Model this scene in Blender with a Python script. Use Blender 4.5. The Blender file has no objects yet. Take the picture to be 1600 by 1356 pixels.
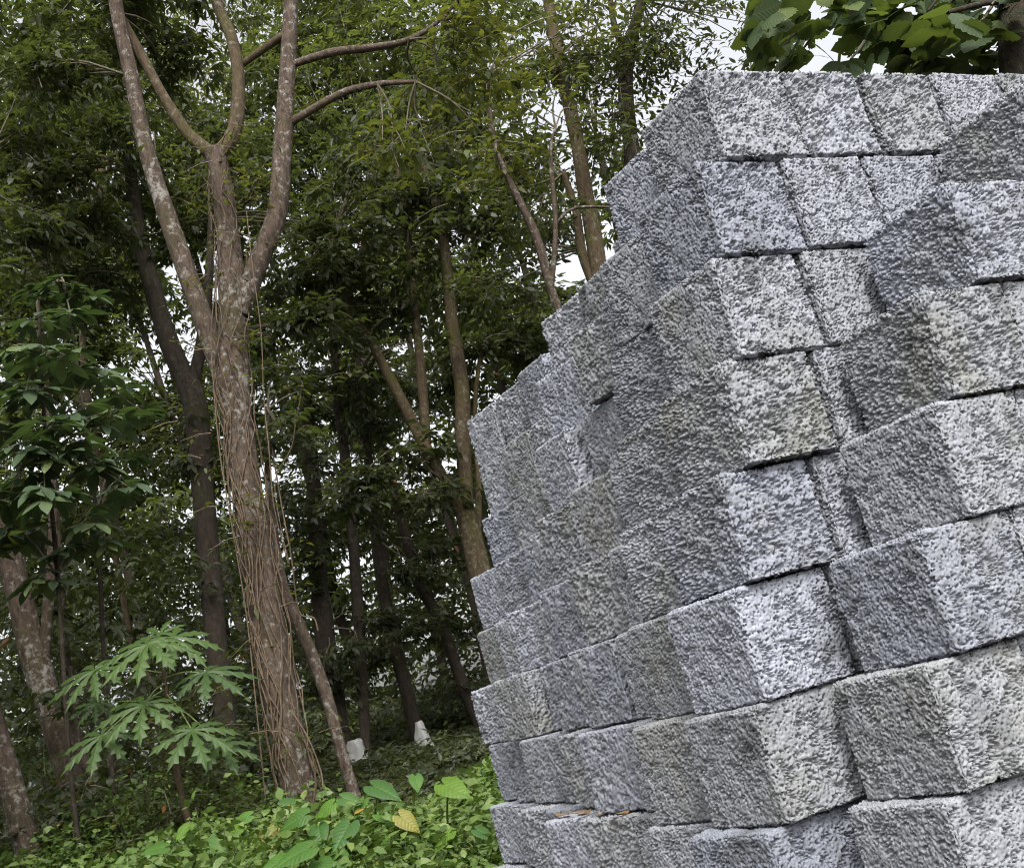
import bpy, math, random
import numpy as np
from mathutils import Vector, Matrix

# ------------------------------------------------------------------ camera, sky, sun, exposure
SC = bpy.context.scene
EYE = 1.11
FPX = 1826.0                      # focal length in pixels of a 1600 px wide picture
PITCH = math.radians(12.66)
ROLL = math.radians(15.7)
FW = np.array([0, math.cos(PITCH), math.sin(PITCH)])
U0 = np.array([0, -math.sin(PITCH), math.cos(PITCH)])
R0 = np.array([1.0, 0, 0])
CR = math.cos(ROLL) * R0 - math.sin(ROLL) * U0
CU = math.sin(ROLL) * R0 + math.cos(ROLL) * U0
cam_d = bpy.data.cameras.new('camera')
cam_d.sensor_width = 36.0
cam_d.lens = 36.0 * FPX / 1600.0
cam_d.clip_start = 0.05
cam_d.clip_end = 500.0
cam = bpy.data.objects.new('camera', cam_d)
SC.collection.objects.link(cam)
M4 = Matrix(((CR[0], CU[0], -FW[0], 0), (CR[1], CU[1], -FW[1], 0), (CR[2], CU[2], -FW[2], EYE), (0, 0, 0, 1)))
cam.matrix_world = M4
SC.camera = cam

SUN_AZ = (0.20, -0.980)            # the sun stands behind the camera, to its right
SUN_EL = math.radians(50)
world = bpy.data.worlds.new('World')
SC.world = world
world.use_nodes = True
wn = world.node_tree.nodes; wl = world.node_tree.links
wn.clear()
sky = wn.new('ShaderNodeTexSky'); sky.sky_type = 'NISHITA'; sky.sun_disc = False
sky.sun_elevation = SUN_EL
sky.sun_rotation = math.atan2(SUN_AZ[0], SUN_AZ[1])
sky.air_density = 1.0; sky.dust_density = 6.0; sky.ozone_density = 1.0
hsv = wn.new('ShaderNodeHueSaturation'); hsv.inputs['Saturation'].default_value = 0.16
bg = wn.new('ShaderNodeBackground'); bg.inputs['Strength'].default_value = 0.15
wo = wn.new('ShaderNodeOutputWorld')
wl.new(sky.outputs[0], hsv.inputs['Color']); wl.new(hsv.outputs[0], bg.inputs['Color']); wl.new(bg.outputs[0], wo.inputs['Surface'])

sun_d = bpy.data.lights.new('sun', 'SUN'); sun_d.energy = 0.9; sun_d.angle = math.radians(11); sun_d.color = (1.0, 0.965, 0.91)
sun = bpy.data.objects.new('sun', sun_d); SC.collection.objects.link(sun)
sd = Vector((SUN_AZ[0] * math.cos(SUN_EL), SUN_AZ[1] * math.cos(SUN_EL), math.sin(SUN_EL)))
sun.rotation_euler = sd.to_track_quat('Z', 'Y').to_euler()
sun.location = (0, 0, 20)

SC.view_settings.view_transform = 'Standard'
SC.view_settings.look = 'None'
SC.view_settings.gamma = 1.0
SC.view_settings.use_curve_mapping = False
SC.view_settings.exposure = 1.28
SC.cycles.use_denoising = True
SC.cycles.filter_width = 1.1
SC.cycles.max_bounces = 8
SC.cycles.diffuse_bounces = 4
SC.cycles.glossy_bounces = 2
SC.cycles.transmission_bounces = 4
SC.cycles.sample_clamp_indirect = 4.0

rng = np.random.default_rng(11)
random.seed(5)
COL = SC.collection

# ------------------------------------------------------------------ helpers
def ray(x, y):
    return FW + ((x - 800) / FPX) * CR - ((y - 678) / FPX) * CU

def at(x, y, Y):
    """point of the place that lies Y metres ahead and shows at (x, y) of the photograph"""
    d = ray(x, y)
    p = d * (Y / d[1])
    p[2] += EYE
    return p

def terrain(x, y):
    x = np.asarray(x, float); y = np.asarray(y, float)
    ys = np.interp(y, [-60, 3, 5, 8.5, 14, 22, 40, 120], [0, 0, 0.16, 0.5, 0.95, 1.5, 2.3, 4.0])
    ys = ys + 0.28 * np.clip((-x - 1.2) / 2.2, 0, 1) * np.clip((y - 3.5) / 2.5, 0, 1) * np.clip((14 - y) / 4, 0, 1)
    return ys + 0.06 * np.sin(x * 1.3 + 0.4 * y) * np.clip((y - 3.2) / 3, 0, 1) + 0.04 * np.sin(x * 2.9 + 1.0) * np.sin(y * 2.3) * np.clip((y - 3.2) / 3, 0, 1)

def tag(o, label=None, cat=None, group=None, kind=None):
    if label: o['label'] = label
    if cat: o['category'] = cat
    if group: o['group'] = group
    if kind: o['kind'] = kind
    return o

def link(o, parent=None):
    COL.objects.link(o)
    if parent is not None:
        o.parent = parent
        o.matrix_parent_inverse = Matrix.Translation(-parent.location) if parent.type == 'EMPTY' and parent.parent is None and parent.rotation_euler.z == 0 else Matrix.Identity(4)
    return o

def empty(name, loc):
    o = bpy.data.objects.new(name, None)
    o.empty_display_size = 0.1
    o.location = tuple(float(v) for v in loc)
    COL.objects.link(o)
    return o

def np_mesh(name, V, loops, starts, totals, mat, smooth=True, tint=None):
    me = bpy.data.meshes.new(name)
    V = np.ascontiguousarray(V, dtype=np.float32); loops = np.ascontiguousarray(loops, dtype=np.int32)
    me.vertices.add(len(V)); me.vertices.foreach_set('co', V.ravel())
    me.loops.add(len(loops)); me.loops.foreach_set('vertex_index', loops)
    me.polygons.add(len(starts))
    me.polygons.foreach_set('loop_start', np.ascontiguousarray(starts, dtype=np.int32))
    me.polygons.foreach_set('loop_total', np.ascontiguousarray(totals, dtype=np.int32))
    me.polygons.foreach_set('use_smooth', np.full(len(starts), smooth, dtype=bool))
    if tint is not None:
        a = me.attributes.new('tint', 'FLOAT', 'FACE'); a.data.foreach_set('value', np.ascontiguousarray(tint, dtype=np.float32))
    me.update(calc_edges=True)
    if mat: me.materials.append(mat)
    return me

def quads_mesh(name, V, Q, mat, smooth=True, tint=None):
    Q = np.asarray(Q)
    n = len(Q)
    return np_mesh(name, V, Q.ravel(), np.arange(n) * Q.shape[1], np.full(n, Q.shape[1]), mat, smooth, tint)

def mixed_mesh(name, V, faces, mat, smooth=True):
    me = bpy.data.meshes.new(name)
    me.from_pydata([tuple(map(float, v)) for v in V], [], faces)
    me.polygons.foreach_set('use_smooth', [smooth] * len(me.polygons))
    if mat: me.materials.append(mat)
    me.update()
    return me

def norm(v):
    return v / np.maximum(np.linalg.norm(v, axis=-1, keepdims=True), 1e-9)

def spline(P, R, sub):
    P = np.asarray(P, float); R = np.asarray(R, float)
    if len(P) < 2: return P, R
    A = np.vstack([2 * P[0] - P[1], P, 2 * P[-1] - P[-2]]); out = []; rr = []
    for i in range(1, len(A) - 2):
        p0, p1, p2, p3 = A[i - 1], A[i], A[i + 1], A[i + 2]
        for k in range(sub):
            t = k / sub
            out.append(0.5 * ((2 * p1) + (-p0 + p2) * t + (2 * p0 - 5 * p1 + 4 * p2 - p3) * t * t + (-p0 + 3 * p1 - 3 * p2 + p3) * t ** 3))
            rr.append(R[i - 1] * (1 - t) + R[i] * t)
    out.append(P[-1]); rr.append(R[-1])
    return np.array(out), np.array(rr)

def tube_arrays(P, R, seg=8, bump=0.0, rs=0):
    """rings along a path: vertices and quads (plus capping handled by closing the ends to small rings)"""
    n = len(P)
    T = np.gradient(P, axis=0); T = norm(T)
    up = np.array([0.31, 0.2, 0.93]); V = []
    N = np.cross(T[0], up); 
    if np.linalg.norm(N) < 1e-3: N = np.cross(T[0], [1, 0, 0])
    N = N / np.linalg.norm(N)
    ph = np.arange(seg) * 2 * math.pi / seg
    r2 = np.random.default_rng(rs)
    k1, k2 = r2.uniform(0, 6, 2)
    arc = np.concatenate([[0], np.cumsum(np.linalg.norm(np.diff(P, axis=0), axis=1))])
    for i in range(n):
        N = N - T[i] * np.dot(N, T[i]); N /= max(np.linalg.norm(N), 1e-9)
        B = np.cross(T[i], N)
        w = np.ones(seg)
        if bump:
            w = 1 + bump * (np.sin(2 * ph + arc[i] * 3.1 + k1) * 0.5 + np.sin(3 * ph - arc[i] * 5.3 + k2) * 0.4 + 0.5 * np.sin(arc[i] * 9 + k2) + 0.25 * r2.normal(size=seg))
        V.append(P[i] + R[i] * w[:, None] * (np.cos(ph)[:, None] * N + np.sin(ph)[:, None] * B))
    V = np.vstack(V)
    i = np.arange(n - 1)[:, None]; j = np.arange(seg)[None, :]
    a = i * seg + j; b = i * seg + (j + 1) % seg
    Q = np.stack([a, b, b + seg, a + seg], -1).reshape(-1, 4)
    return V, Q

def tube_obj(name, P, R, mat, parent=None, seg=8, sub=5, bump=0.0, rs=0):
    P, R = spline(P, R, sub)
    V, Q = tube_arrays(P, R, seg, bump, rs)
    o = bpy.data.objects.new(name, quads_mesh(name, V, Q, mat))
    return link(o, parent)

class Tubes:
    """many thin stems collected in one part"""
    def __init__(s): s.V = []; s.Q = []; s.n = 0
    def add(s, P, R, seg=4):
        V, Q = tube_arrays(np.asarray(P, float), np.asarray(R, float), seg)
        s.V.append(V); s.Q.append(Q + s.n); s.n += len(V)
    def obj(s, name, mat, parent):
        if not s.V: return None
        o = bpy.data.objects.new(name, quads_mesh(name, np.vstack(s.V), np.vstack(s.Q), mat))
        return link(o, parent)

# ------------------------------------------------------------------ materials
def new_mat(name):
    m = bpy.data.materials.new(name); m.use_nodes = True
    nt = m.node_tree; nt.nodes.clear()
    out = nt.nodes.new('ShaderNodeOutputMaterial'); b = nt.nodes.new('ShaderNodeBsdfPrincipled')
    nt.links.new(b.outputs[0], out.inputs['Surface'])
    return m, nt, b, out

def ramp(nt, fac, stops):
    r = nt.nodes.new('ShaderNodeValToRGB')
    e = r.color_ramp.elements
    while len(e) < len(stops): e.new(0.5)
    for k, (p, c) in enumerate(stops):
        e[k].position = p; e[k].color = (c[0], c[1], c[2], 1)
    nt.links.new(fac, r.inputs[0])
    return r.outputs[0]

def noise(nt, vec, scale, detail=4, rough=0.55):
    n = nt.nodes.new('ShaderNodeTexNoise'); n.inputs['Scale'].default_value = scale
    n.inputs['Detail'].default_value = detail; n.inputs['Roughness'].default_value = rough
    nt.links.new(vec, n.inputs['Vector'])
    return n.outputs['Fac']

def mix(nt, fac, a, b):
    m = nt.nodes.new('ShaderNodeMix'); m.data_type = 'RGBA'
    for s, v in ((m.inputs[0], fac), (m.inputs[6], a), (m.inputs[7], b)):
        if isinstance(v, (tuple, list)): s.default_value = (*v, 1)
        elif isinstance(v, (int, float)): s.default_value = v
        else: nt.links.new(v, s)
    return m.outputs[2]

def math_n(nt, op, a, b=None, clamp=False):
    m = nt.nodes.new('ShaderNodeMath'); m.operation = op; m.use_clamp = clamp
    for s, v in ((m.inputs[0], a), (m.inputs[1], b)):
        if v is None: continue
        if isinstance(v, (int, float)): s.default_value = v
        else: nt.links.new(v, s)
    return m.outputs[0]

def obj_coord(nt, per_object=True):
    tc = nt.nodes.new('ShaderNodeTexCoord')
    if not per_object: return tc.outputs['Object'], None
    oi = nt.nodes.new('ShaderNodeObjectInfo')
    ad = nt.nodes.new('ShaderNodeVectorMath'); ad.operation = 'MULTIPLY_ADD'
    ad.inputs[0].default_value = (1, 1, 1)
    cmb = nt.nodes.new('ShaderNodeCombineXYZ')
    for k, f in enumerate((37.0, 91.0, 53.0)):
        nt.links.new(math_n(nt, 'MULTIPLY', oi.outputs['Random'], f), cmb.inputs[k])
    ad2 = nt.nodes.new('ShaderNodeVectorMath'); ad2.operation = 'ADD'
    nt.links.new(tc.outputs['Object'], ad2.inputs[0]); nt.links.new(cmb.outputs[0], ad2.inputs[1])
    return ad2.outputs[0], oi.outputs['Random']

def concrete_mat(name='porous_concrete', gain=(1, 1, 1), stain=0.45):
    m, nt, b, out = new_mat(name)
    v, rnd = obj_coord(nt)
    fine = noise(nt, v, 190, 3, 0.6)
    base = ramp(nt, fine, [(0.30, (0.205, 0.213, 0.235)), (0.52, (0.240, 0.250, 0.275)), (0.75, (0.278, 0.288, 0.313))])
    vo = nt.nodes.new('ShaderNodeTexVoronoi'); vo.inputs['Scale'].default_value = 105; nt.links.new(v, vo.inputs['Vector'])
    sp = nt.nodes.new('ShaderNodeSeparateColor'); nt.links.new(vo.outputs['Color'], sp.inputs[0])
    gr = ramp(nt, sp.outputs[0], [(0.0, (0.84, 0.84, 0.84)), (0.5, (1.0, 1.0, 1.0)), (1.0, (1.12, 1.12, 1.12))])
    m0 = nt.nodes.new('ShaderNodeMix'); m0.data_type = 'RGBA'; m0.blend_type = 'MULTIPLY'; m0.inputs[0].default_value = 1
    nt.links.new(base, m0.inputs[6]); nt.links.new(gr, m0.inputs[7]); base = m0.outputs[2]
    tone = ramp(nt, rnd, [(p, tuple(c[k] * gain[k] for k in range(3))) for p, c in [(0.0, (0.90, 0.91, 0.94)), (0.25, (1.05, 1.05, 1.07)), (0.5, (0.93, 0.93, 0.91)), (0.75, (1.08, 1.08, 1.10)), (1.0, (0.96, 0.97, 1.0))]])
    mm = nt.nodes.new('ShaderNodeMix'); mm.data_type = 'RGBA'; mm.blend_type = 'MULTIPLY'; mm.inputs[0].default_value = 1
    nt.links.new(base, mm.inputs[6]); nt.links.new(tone, mm.inputs[7])
    # green and ochre weather stains and darker damp blotches, with shapes of their own
    st = noise(nt, v, 5.5, 3, 0.6)
    stf = math_n(nt, 'MULTIPLY', math_n(nt, 'SUBTRACT', st, 0.47, True), 4.5, True)
    sel = math_n(nt, 'FRACT', math_n(nt, 'MULTIPLY', rnd, 7.31))
    sel = math_n(nt, 'MULTIPLY', math_n(nt, 'GREATER_THAN', sel, 0.35 if stain < 0.6 else -1.0), stain)
    c1 = mix(nt, math_n(nt, 'MULTIPLY', stf, sel), mm.outputs[2], (0.175, 0.177, 0.148))
    d1 = noise(nt, v, 8.0, 2, 0.5)
    df = math_n(nt, 'MULTIPLY', math_n(nt, 'SUBTRACT', d1, 0.59, True), 7.0, True)
    c2 = mix(nt, math_n(nt, 'MULTIPLY', df, 0.72), c1, (0.075, 0.08, 0.082))
    nt.links.new(c2, b.inputs['Base Color'])
    b.inputs['Roughness'].default_value = 0.88
    b.inputs['Specular IOR Level'].default_value = 0.3
    bump = nt.nodes.new('ShaderNodeBump'); bump.inputs['Strength'].default_value = 0.35; bump.inputs['Distance'].default_value = 0.0015
    nt.links.new(noise(nt, v, 330, 4, 0.65), bump.inputs['Height'])
    nt.links.new(bump.outputs[0], b.inputs['Normal'])
    return m

def bark_mat(name, dark, mid, lich, moss, lich_amt=0.5, moss_amt=0.5):
    m, nt, b, out = new_mat(name)
    tc = nt.nodes.new('ShaderNodeTexCoord')
    g = nt.nodes.new('ShaderNodeNewGeometry')
    v = g.outputs['Position']
    mp = nt.nodes.new('ShaderNodeMapping'); mp.inputs['Scale'].default_value = (1, 1, 0.35)
    nt.links.new(v, mp.inputs['Vector'])
    n1 = noise(nt, mp.outputs[0], 30, 6, 0.72)
    c = ramp(nt, n1, [(0.3, dark), (0.62, mid)])
    mo = noise(nt, v, 2.6, 4, 0.6)
    c = mix(nt, math_n(nt, 'MULTIPLY', math_n(nt, 'MULTIPLY', math_n(nt, 'SUBTRACT', mo, 0.5, True), 6.0, True), moss_amt), c, moss)
    l1 = math_n(nt, 'ADD', noise(nt, v, 19, 5, 0.68), math_n(nt, 'MULTIPLY', math_n(nt, 'SUBTRACT', noise(nt, v, 1.9, 2), 0.5), 0.35))
    lf = math_n(nt, 'MULTIPLY', math_n(nt, 'SUBTRACT', l1, 0.545, True), 7.5, True)
    c = mix(nt, math_n(nt, 'MULTIPLY', lf, lich_amt), c, lich)
    nt.links.new(c, b.inputs['Base Color'])
    b.inputs['Roughness'].default_value = 0.9; b.inputs['Specular IOR Level'].default_value = 0.2
    bump = nt.nodes.new('ShaderNodeBump'); bump.inputs['Strength'].default_value = 0.8; bump.inputs['Distance'].default_value = 0.03
    nt.links.new(n1, bump.inputs['Height']); nt.links.new(bump.outputs[0], b.inputs['Normal'])
    return m

def leaf_mat(name, stops, rough=0.45, trans=0.3, tcol=(0.16, 0.26, 0.03), spec=0.4, attr=True):
    m, nt, b, out = new_mat(name)
    if attr:
        a = nt.nodes.new('ShaderNodeAttribute'); a.attribute_name = 'tint'; f = a.outputs['Fac']
    else:
        oi = nt.nodes.new('ShaderNodeObjectInfo'); f = oi.outputs['Random']
    c = ramp(nt, f, stops)
    g = nt.nodes.new('ShaderNodeNewGeometry')
    n = noise(nt, g.outputs['Position'], 9 if attr else 14, 3)
    c = mix(nt, math_n(nt, 'MULTIPLY', math_n(nt, 'SUBTRACT', n, 0.45, True), 1.3, True), c, tuple(x * 0.72 for x in stops[0][1]))
    nt.links.new(c, b.inputs['Base Color'])
    b.inputs['Roughness'].default_value = rough; b.inputs['Specular IOR Level'].default_value = spec
    t = nt.nodes.new('ShaderNodeBsdfTranslucent'); t.inputs['Color'].default_value = (*tcol, 1)
    ms = nt.nodes.new('ShaderNodeMixShader'); ms.inputs[0].default_value = trans
    nt.links.new(b.outputs[0], ms.inputs[1]); nt.links.new(t.outputs[0], ms.inputs[2]); nt.links.new(ms.outputs[0], out.inputs['Surface'])
    return m

def add_veins(m, scale, mid=0.012, amt=0.35, col=(0.16, 0.22, 0.06)):
    nt = m.node_tree
    b = next(n for n in nt.nodes if n.type == 'BSDF_PRINCIPLED')
    src = b.inputs['Base Color'].links[0].from_socket
    tc = nt.nodes.new('ShaderNodeTexCoord'); sp = nt.nodes.new('ShaderNodeSeparateXYZ'); nt.links.new(tc.outputs['Object'], sp.inputs[0])
    ay = math_n(nt, 'ABSOLUTE', sp.outputs[1])
    f = math_n(nt, 'SUBTRACT', math_n(nt, 'MULTIPLY', sp.outputs[0], scale), math_n(nt, 'MULTIPLY', ay, scale * 0.8))
    d = math_n(nt, 'ABSOLUTE', math_n(nt, 'SUBTRACT', math_n(nt, 'FRACT', f), 0.5))
    lat = math_n(nt, 'MULTIPLY', math_n(nt, 'SUBTRACT', 0.09, d, True), 9.0, True)
    mr = math_n(nt, 'LESS_THAN', ay, mid)
    v = math_n(nt, 'MAXIMUM', lat, mr)
    nt.links.new(mix(nt, math_n(nt, 'MULTIPLY', v, amt), src, col), b.inputs['Base Color'])
    bu = nt.nodes.new('ShaderNodeBump'); bu.inputs['Distance'].default_value = 0.004; bu.inputs['Strength'].default_value = 0.6; bu.invert = True
    nt.links.new(d, bu.inputs['Height']); nt.links.new(bu.outputs[0], b.inputs['Normal'])

def plain_mat(name, col, var=0.3, scale=20, rough=0.8, bumpd=0.0):
    m, nt, b, out = new_mat(name)
    v, _ = obj_coord(nt, False)
    n = noise(nt, v, scale, 4)
    c = ramp(nt, n, [(0.3, tuple(x * (1 - var) for x in col)), (0.7, tuple(min(1, x * (1 + var)) for x in col))])
    nt.links.new(c, b.inputs['Base Color']); b.inputs['Roughness'].default_value = rough
    if bumpd:
        bu = nt.nodes.new('ShaderNodeBump'); bu.inputs['Distance'].default_value = bumpd; bu.inputs['Strength'].default_value = 0.7
        nt.links.new(n, bu.inputs['Height']); nt.links.new(bu.outputs[0], b.inputs['Normal'])
    return m

M_CON = concrete_mat()
M_CON_OLIVE = concrete_mat('weathered_concrete', (0.885, 0.88, 0.835), 0.61)
M_CON_DARK = concrete_mat('dark_concrete', (0.83, 0.843, 0.872), 0.35)
M_CON_PALE = concrete_mat('pale_concrete', (1.07, 1.075, 1.10), 0.25)
M_BARK = bark_mat('mottled_bark', (0.022, 0.016, 0.012), (0.105, 0.077, 0.058), (0.25, 0.24, 0.215), (0.05, 0.046, 0.018), 0.9, 0.45)
M_BARK_MOSS = bark_mat('mossy_bark', (0.032, 0.024, 0.014), (0.085, 0.062, 0.036), (0.19, 0.18, 0.14), (0.06, 0.062, 0.014), 0.6, 0.75)
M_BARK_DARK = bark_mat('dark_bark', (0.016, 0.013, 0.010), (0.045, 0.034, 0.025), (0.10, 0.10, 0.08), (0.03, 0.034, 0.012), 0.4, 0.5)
M_TWIG = plain_mat('twig_bark', (0.10, 0.085, 0.055), 0.4, 30, 0.85)
M_LEAF = leaf_mat('wood_leaf', [(0.0, (0.019, 0.026, 0.013)), (0.5, (0.033, 0.042, 0.019)), (0.85, (0.058, 0.066, 0.026)), (0.97, (0.095, 0.095, 0.024)), (1.0, (0.16, 0.065, 0.03))], 0.5, 0.36, (0.10, 0.13, 0.022))
M_LEAF_LIGHT = leaf_mat('light_leaf', [(0.0, (0.032, 0.046, 0.017)), (0.5, (0.052, 0.07, 0.024)), (0.9, (0.09, 0.105, 0.032)), (0.97, (0.13, 0.13, 0.04)), (1.0, (0.24, 0.10, 0.04))], 0.5, 0.40, (0.15, 0.17, 0.022))
M_LEAF_FAR = leaf_mat('far_leaf', [(0.0, (0.022, 0.031, 0.013)), (0.5, (0.040, 0.053, 0.020)), (1.0, (0.085, 0.097, 0.032))], 0.55, 0.42, (0.14, 0.175, 0.03))
M_LEAF_SAP = leaf_mat('sapling_leaf', [(0.0, (0.048, 0.074, 0.038)), (0.6, (0.07, 0.102, 0.052)), (1.0, (0.11, 0.14, 0.05))], 0.42, 0.22, (0.09, 0.15, 0.03), 0.5, attr=False)
M_LEAF_PAP = leaf_mat('papaya_leaf', [(0.0, (0.034, 0.068, 0.016)), (1.0, (0.056, 0.10, 0.020))], 0.55, 0.3, (0.13, 0.22, 0.02), 0.4, attr=False)
M_LEAF_TARO = leaf_mat('taro_leaf', [(0.0, (0.04, 0.10, 0.022)), (0.7, (0.07, 0.155, 0.022)), (1.0, (0.12, 0.20, 0.022))], 0.48, 0.35, (0.16, 0.28, 0.022), 0.3, attr=False)
M_LEAF_YEL = leaf_mat('yellowed_leaf', [(0.0, (0.17, 0.17, 0.02)), (1.0, (0.26, 0.19, 0.03))], 0.5, 0.3, (0.28, 0.22, 0.03), 0.4, attr=False)
M_LEAF_BREAD = leaf_mat('broad_lobed_leaf', [(0.0, (0.028, 0.048, 0.02)), (0.7, (0.05, 0.078, 0.03)), (1.0, (0.08, 0.105, 0.026))], 0.55, 0.3, (0.13, 0.18, 0.025), 0.3, attr=False)
M_GROUNDLEAF = leaf_mat('ground_leaf', [(0.0, (0.042, 0.078, 0.020)), (0.5, (0.10, 0.16, 0.036)), (0.9, (0.18, 0.24, 0.065)), (0.975, (0.15, 0.18, 0.07)), (1.0, (0.32, 0.22, 0.05))], 0.5, 0.3, (0.12, 0.20, 0.025))
M_STALK = plain_mat('green_stalk', (0.10, 0.13, 0.035), 0.3, 20, 0.5)
M_VINE = plain_mat('dry_vine', (0.095, 0.066, 0.04), 0.4, 25, 0.85)
M_SACK = plain_mat('white_plastic', (0.20, 0.20, 0.19), 0.12, 9, 0.55, 0.01)
M_SOIL = plain_mat('leaf_litter_soil', (0.026, 0.021, 0.015), 0.5, 7, 0.95, 0.03)

add_veins(M_LEAF_TARO, 7.0, 0.014, 0.4, (0.13, 0.22, 0.05)); add_veins(M_LEAF_YEL, 7.0, 0.014, 0.5, (0.12, 0.16, 0.03)); add_veins(M_LEAF_BREAD, 18.0, 0.005, 0.4, (0.10, 0.13, 0.05))

# ------------------------------------------------------------------ the ground
def ground():
    xs = np.concatenate([np.linspace(-120, -14, 12), np.linspace(-13, 13, 66), np.linspace(14, 120, 12)])
    ys = np.concatenate([np.linspace(-60, -2, 8), np.linspace(-1, 26, 70), np.linspace(28, 140, 18)])
    X, Y = np.meshgrid(xs, ys)
    Z = terrain(X, Y) - 0.004
    V = np.stack([X, Y, Z], -1).reshape(-1, 3)
    nx = len(xs); i = np.arange(len(ys) - 1)[:, None]; j = np.arange(nx - 1)[None, :]
    a = i * nx + j
    Q = np.stack([a, a + 1, a + 1 + nx, a + nx], -1).reshape(-1, 4)
    o = bpy.data.objects.new('ground', quads_mesh('ground', V, Q, M_SOIL))
    link(o); tag(o, 'brown leaf littered soil rising gently into the wood', 'ground', kind='structure')
ground()

# ------------------------------------------------------------------ concrete blocks
YL = math.radians(29.4)
AX_A = np.array([math.cos(YL), math.sin(YL), 0])      # along the front of the pile, to the right
AX_B = np.array([-math.sin(YL), math.cos(YL), 0])     # along the left flank of the pile, away from the camera
BW, BD, BH = 0.215, 0.248, 0.2028

def hash3(c, seed):
    c = c.astype(np.int64)
    h = (c[:, 0] * 374761393 + c[:, 1] * 668265263 + c[:, 2] * 1274126177 + seed * 974711) & 0xFFFFFFFF
    def mixh(h):
        h = (h ^ (h >> 13)) * 1274126177 & 0xFFFFFFFF
        h = (h ^ (h >> 16)) * 2246822519 & 0xFFFFFFFF
        return h ^ (h >> 15)
    a = mixh(h); b = mixh(a + 0x9E3779B9); d = mixh(b + 0x85EBCA6B); e = mixh(d + 0xC2B2AE35)
    s = 1.0 / 4294967295.0
    return np.stack([a * s, b * s, d * s], -1), e * s

def worley(P, cell, seed):
    q = P / cell; i0 = np.floor(q)
    F1 = np.full(len(P), 9.0); F2 = F1.copy(); ID = np.zeros(len(P)); REL = np.zeros((len(P), 3)); TV = np.zeros((len(P), 3))
    for dx in (-1, 0, 1):
        for dy in (-1, 0, 1):
            for dz in (-1, 0, 1):
                c = i0 + np.array([dx, dy, dz])
                j, idv = hash3(c, seed)
                rel = q - (c + 0.05 + 0.9 * j)
                d = np.sqrt((rel * rel).sum(1))
                n1 = d < F1; k = n1[:, None]
                F2 = np.where(n1, F1, np.minimum(F2, d)); ID = np.where(n1, idv, ID); F1 = np.where(n1, d, F1)
                REL = np.where(k, rel, REL); TV = np.where(k, (j * 7.13) % 1.0 - 0.5, TV)
    return F1, F2, ID, REL, TV

def vnoise(P, cell, seed):
    q = P / cell; i0 = np.floor(q); f = q - i0; f = f * f * (3 - 2 * f)
    out = 0
    for dx in (0, 1):
        for dy in (0, 1):
            for dz in (0, 1):
                _, v = hash3(i0 + np.array([dx, dy, dz]), seed)
                w = (f[:, 0] if dx else 1 - f[:, 0]) * (f[:, 1] if dy else 1 - f[:, 1]) * (f[:, 2] if dz else 1 - f[:, 2])
                out = out + v * w
    return out

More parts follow.
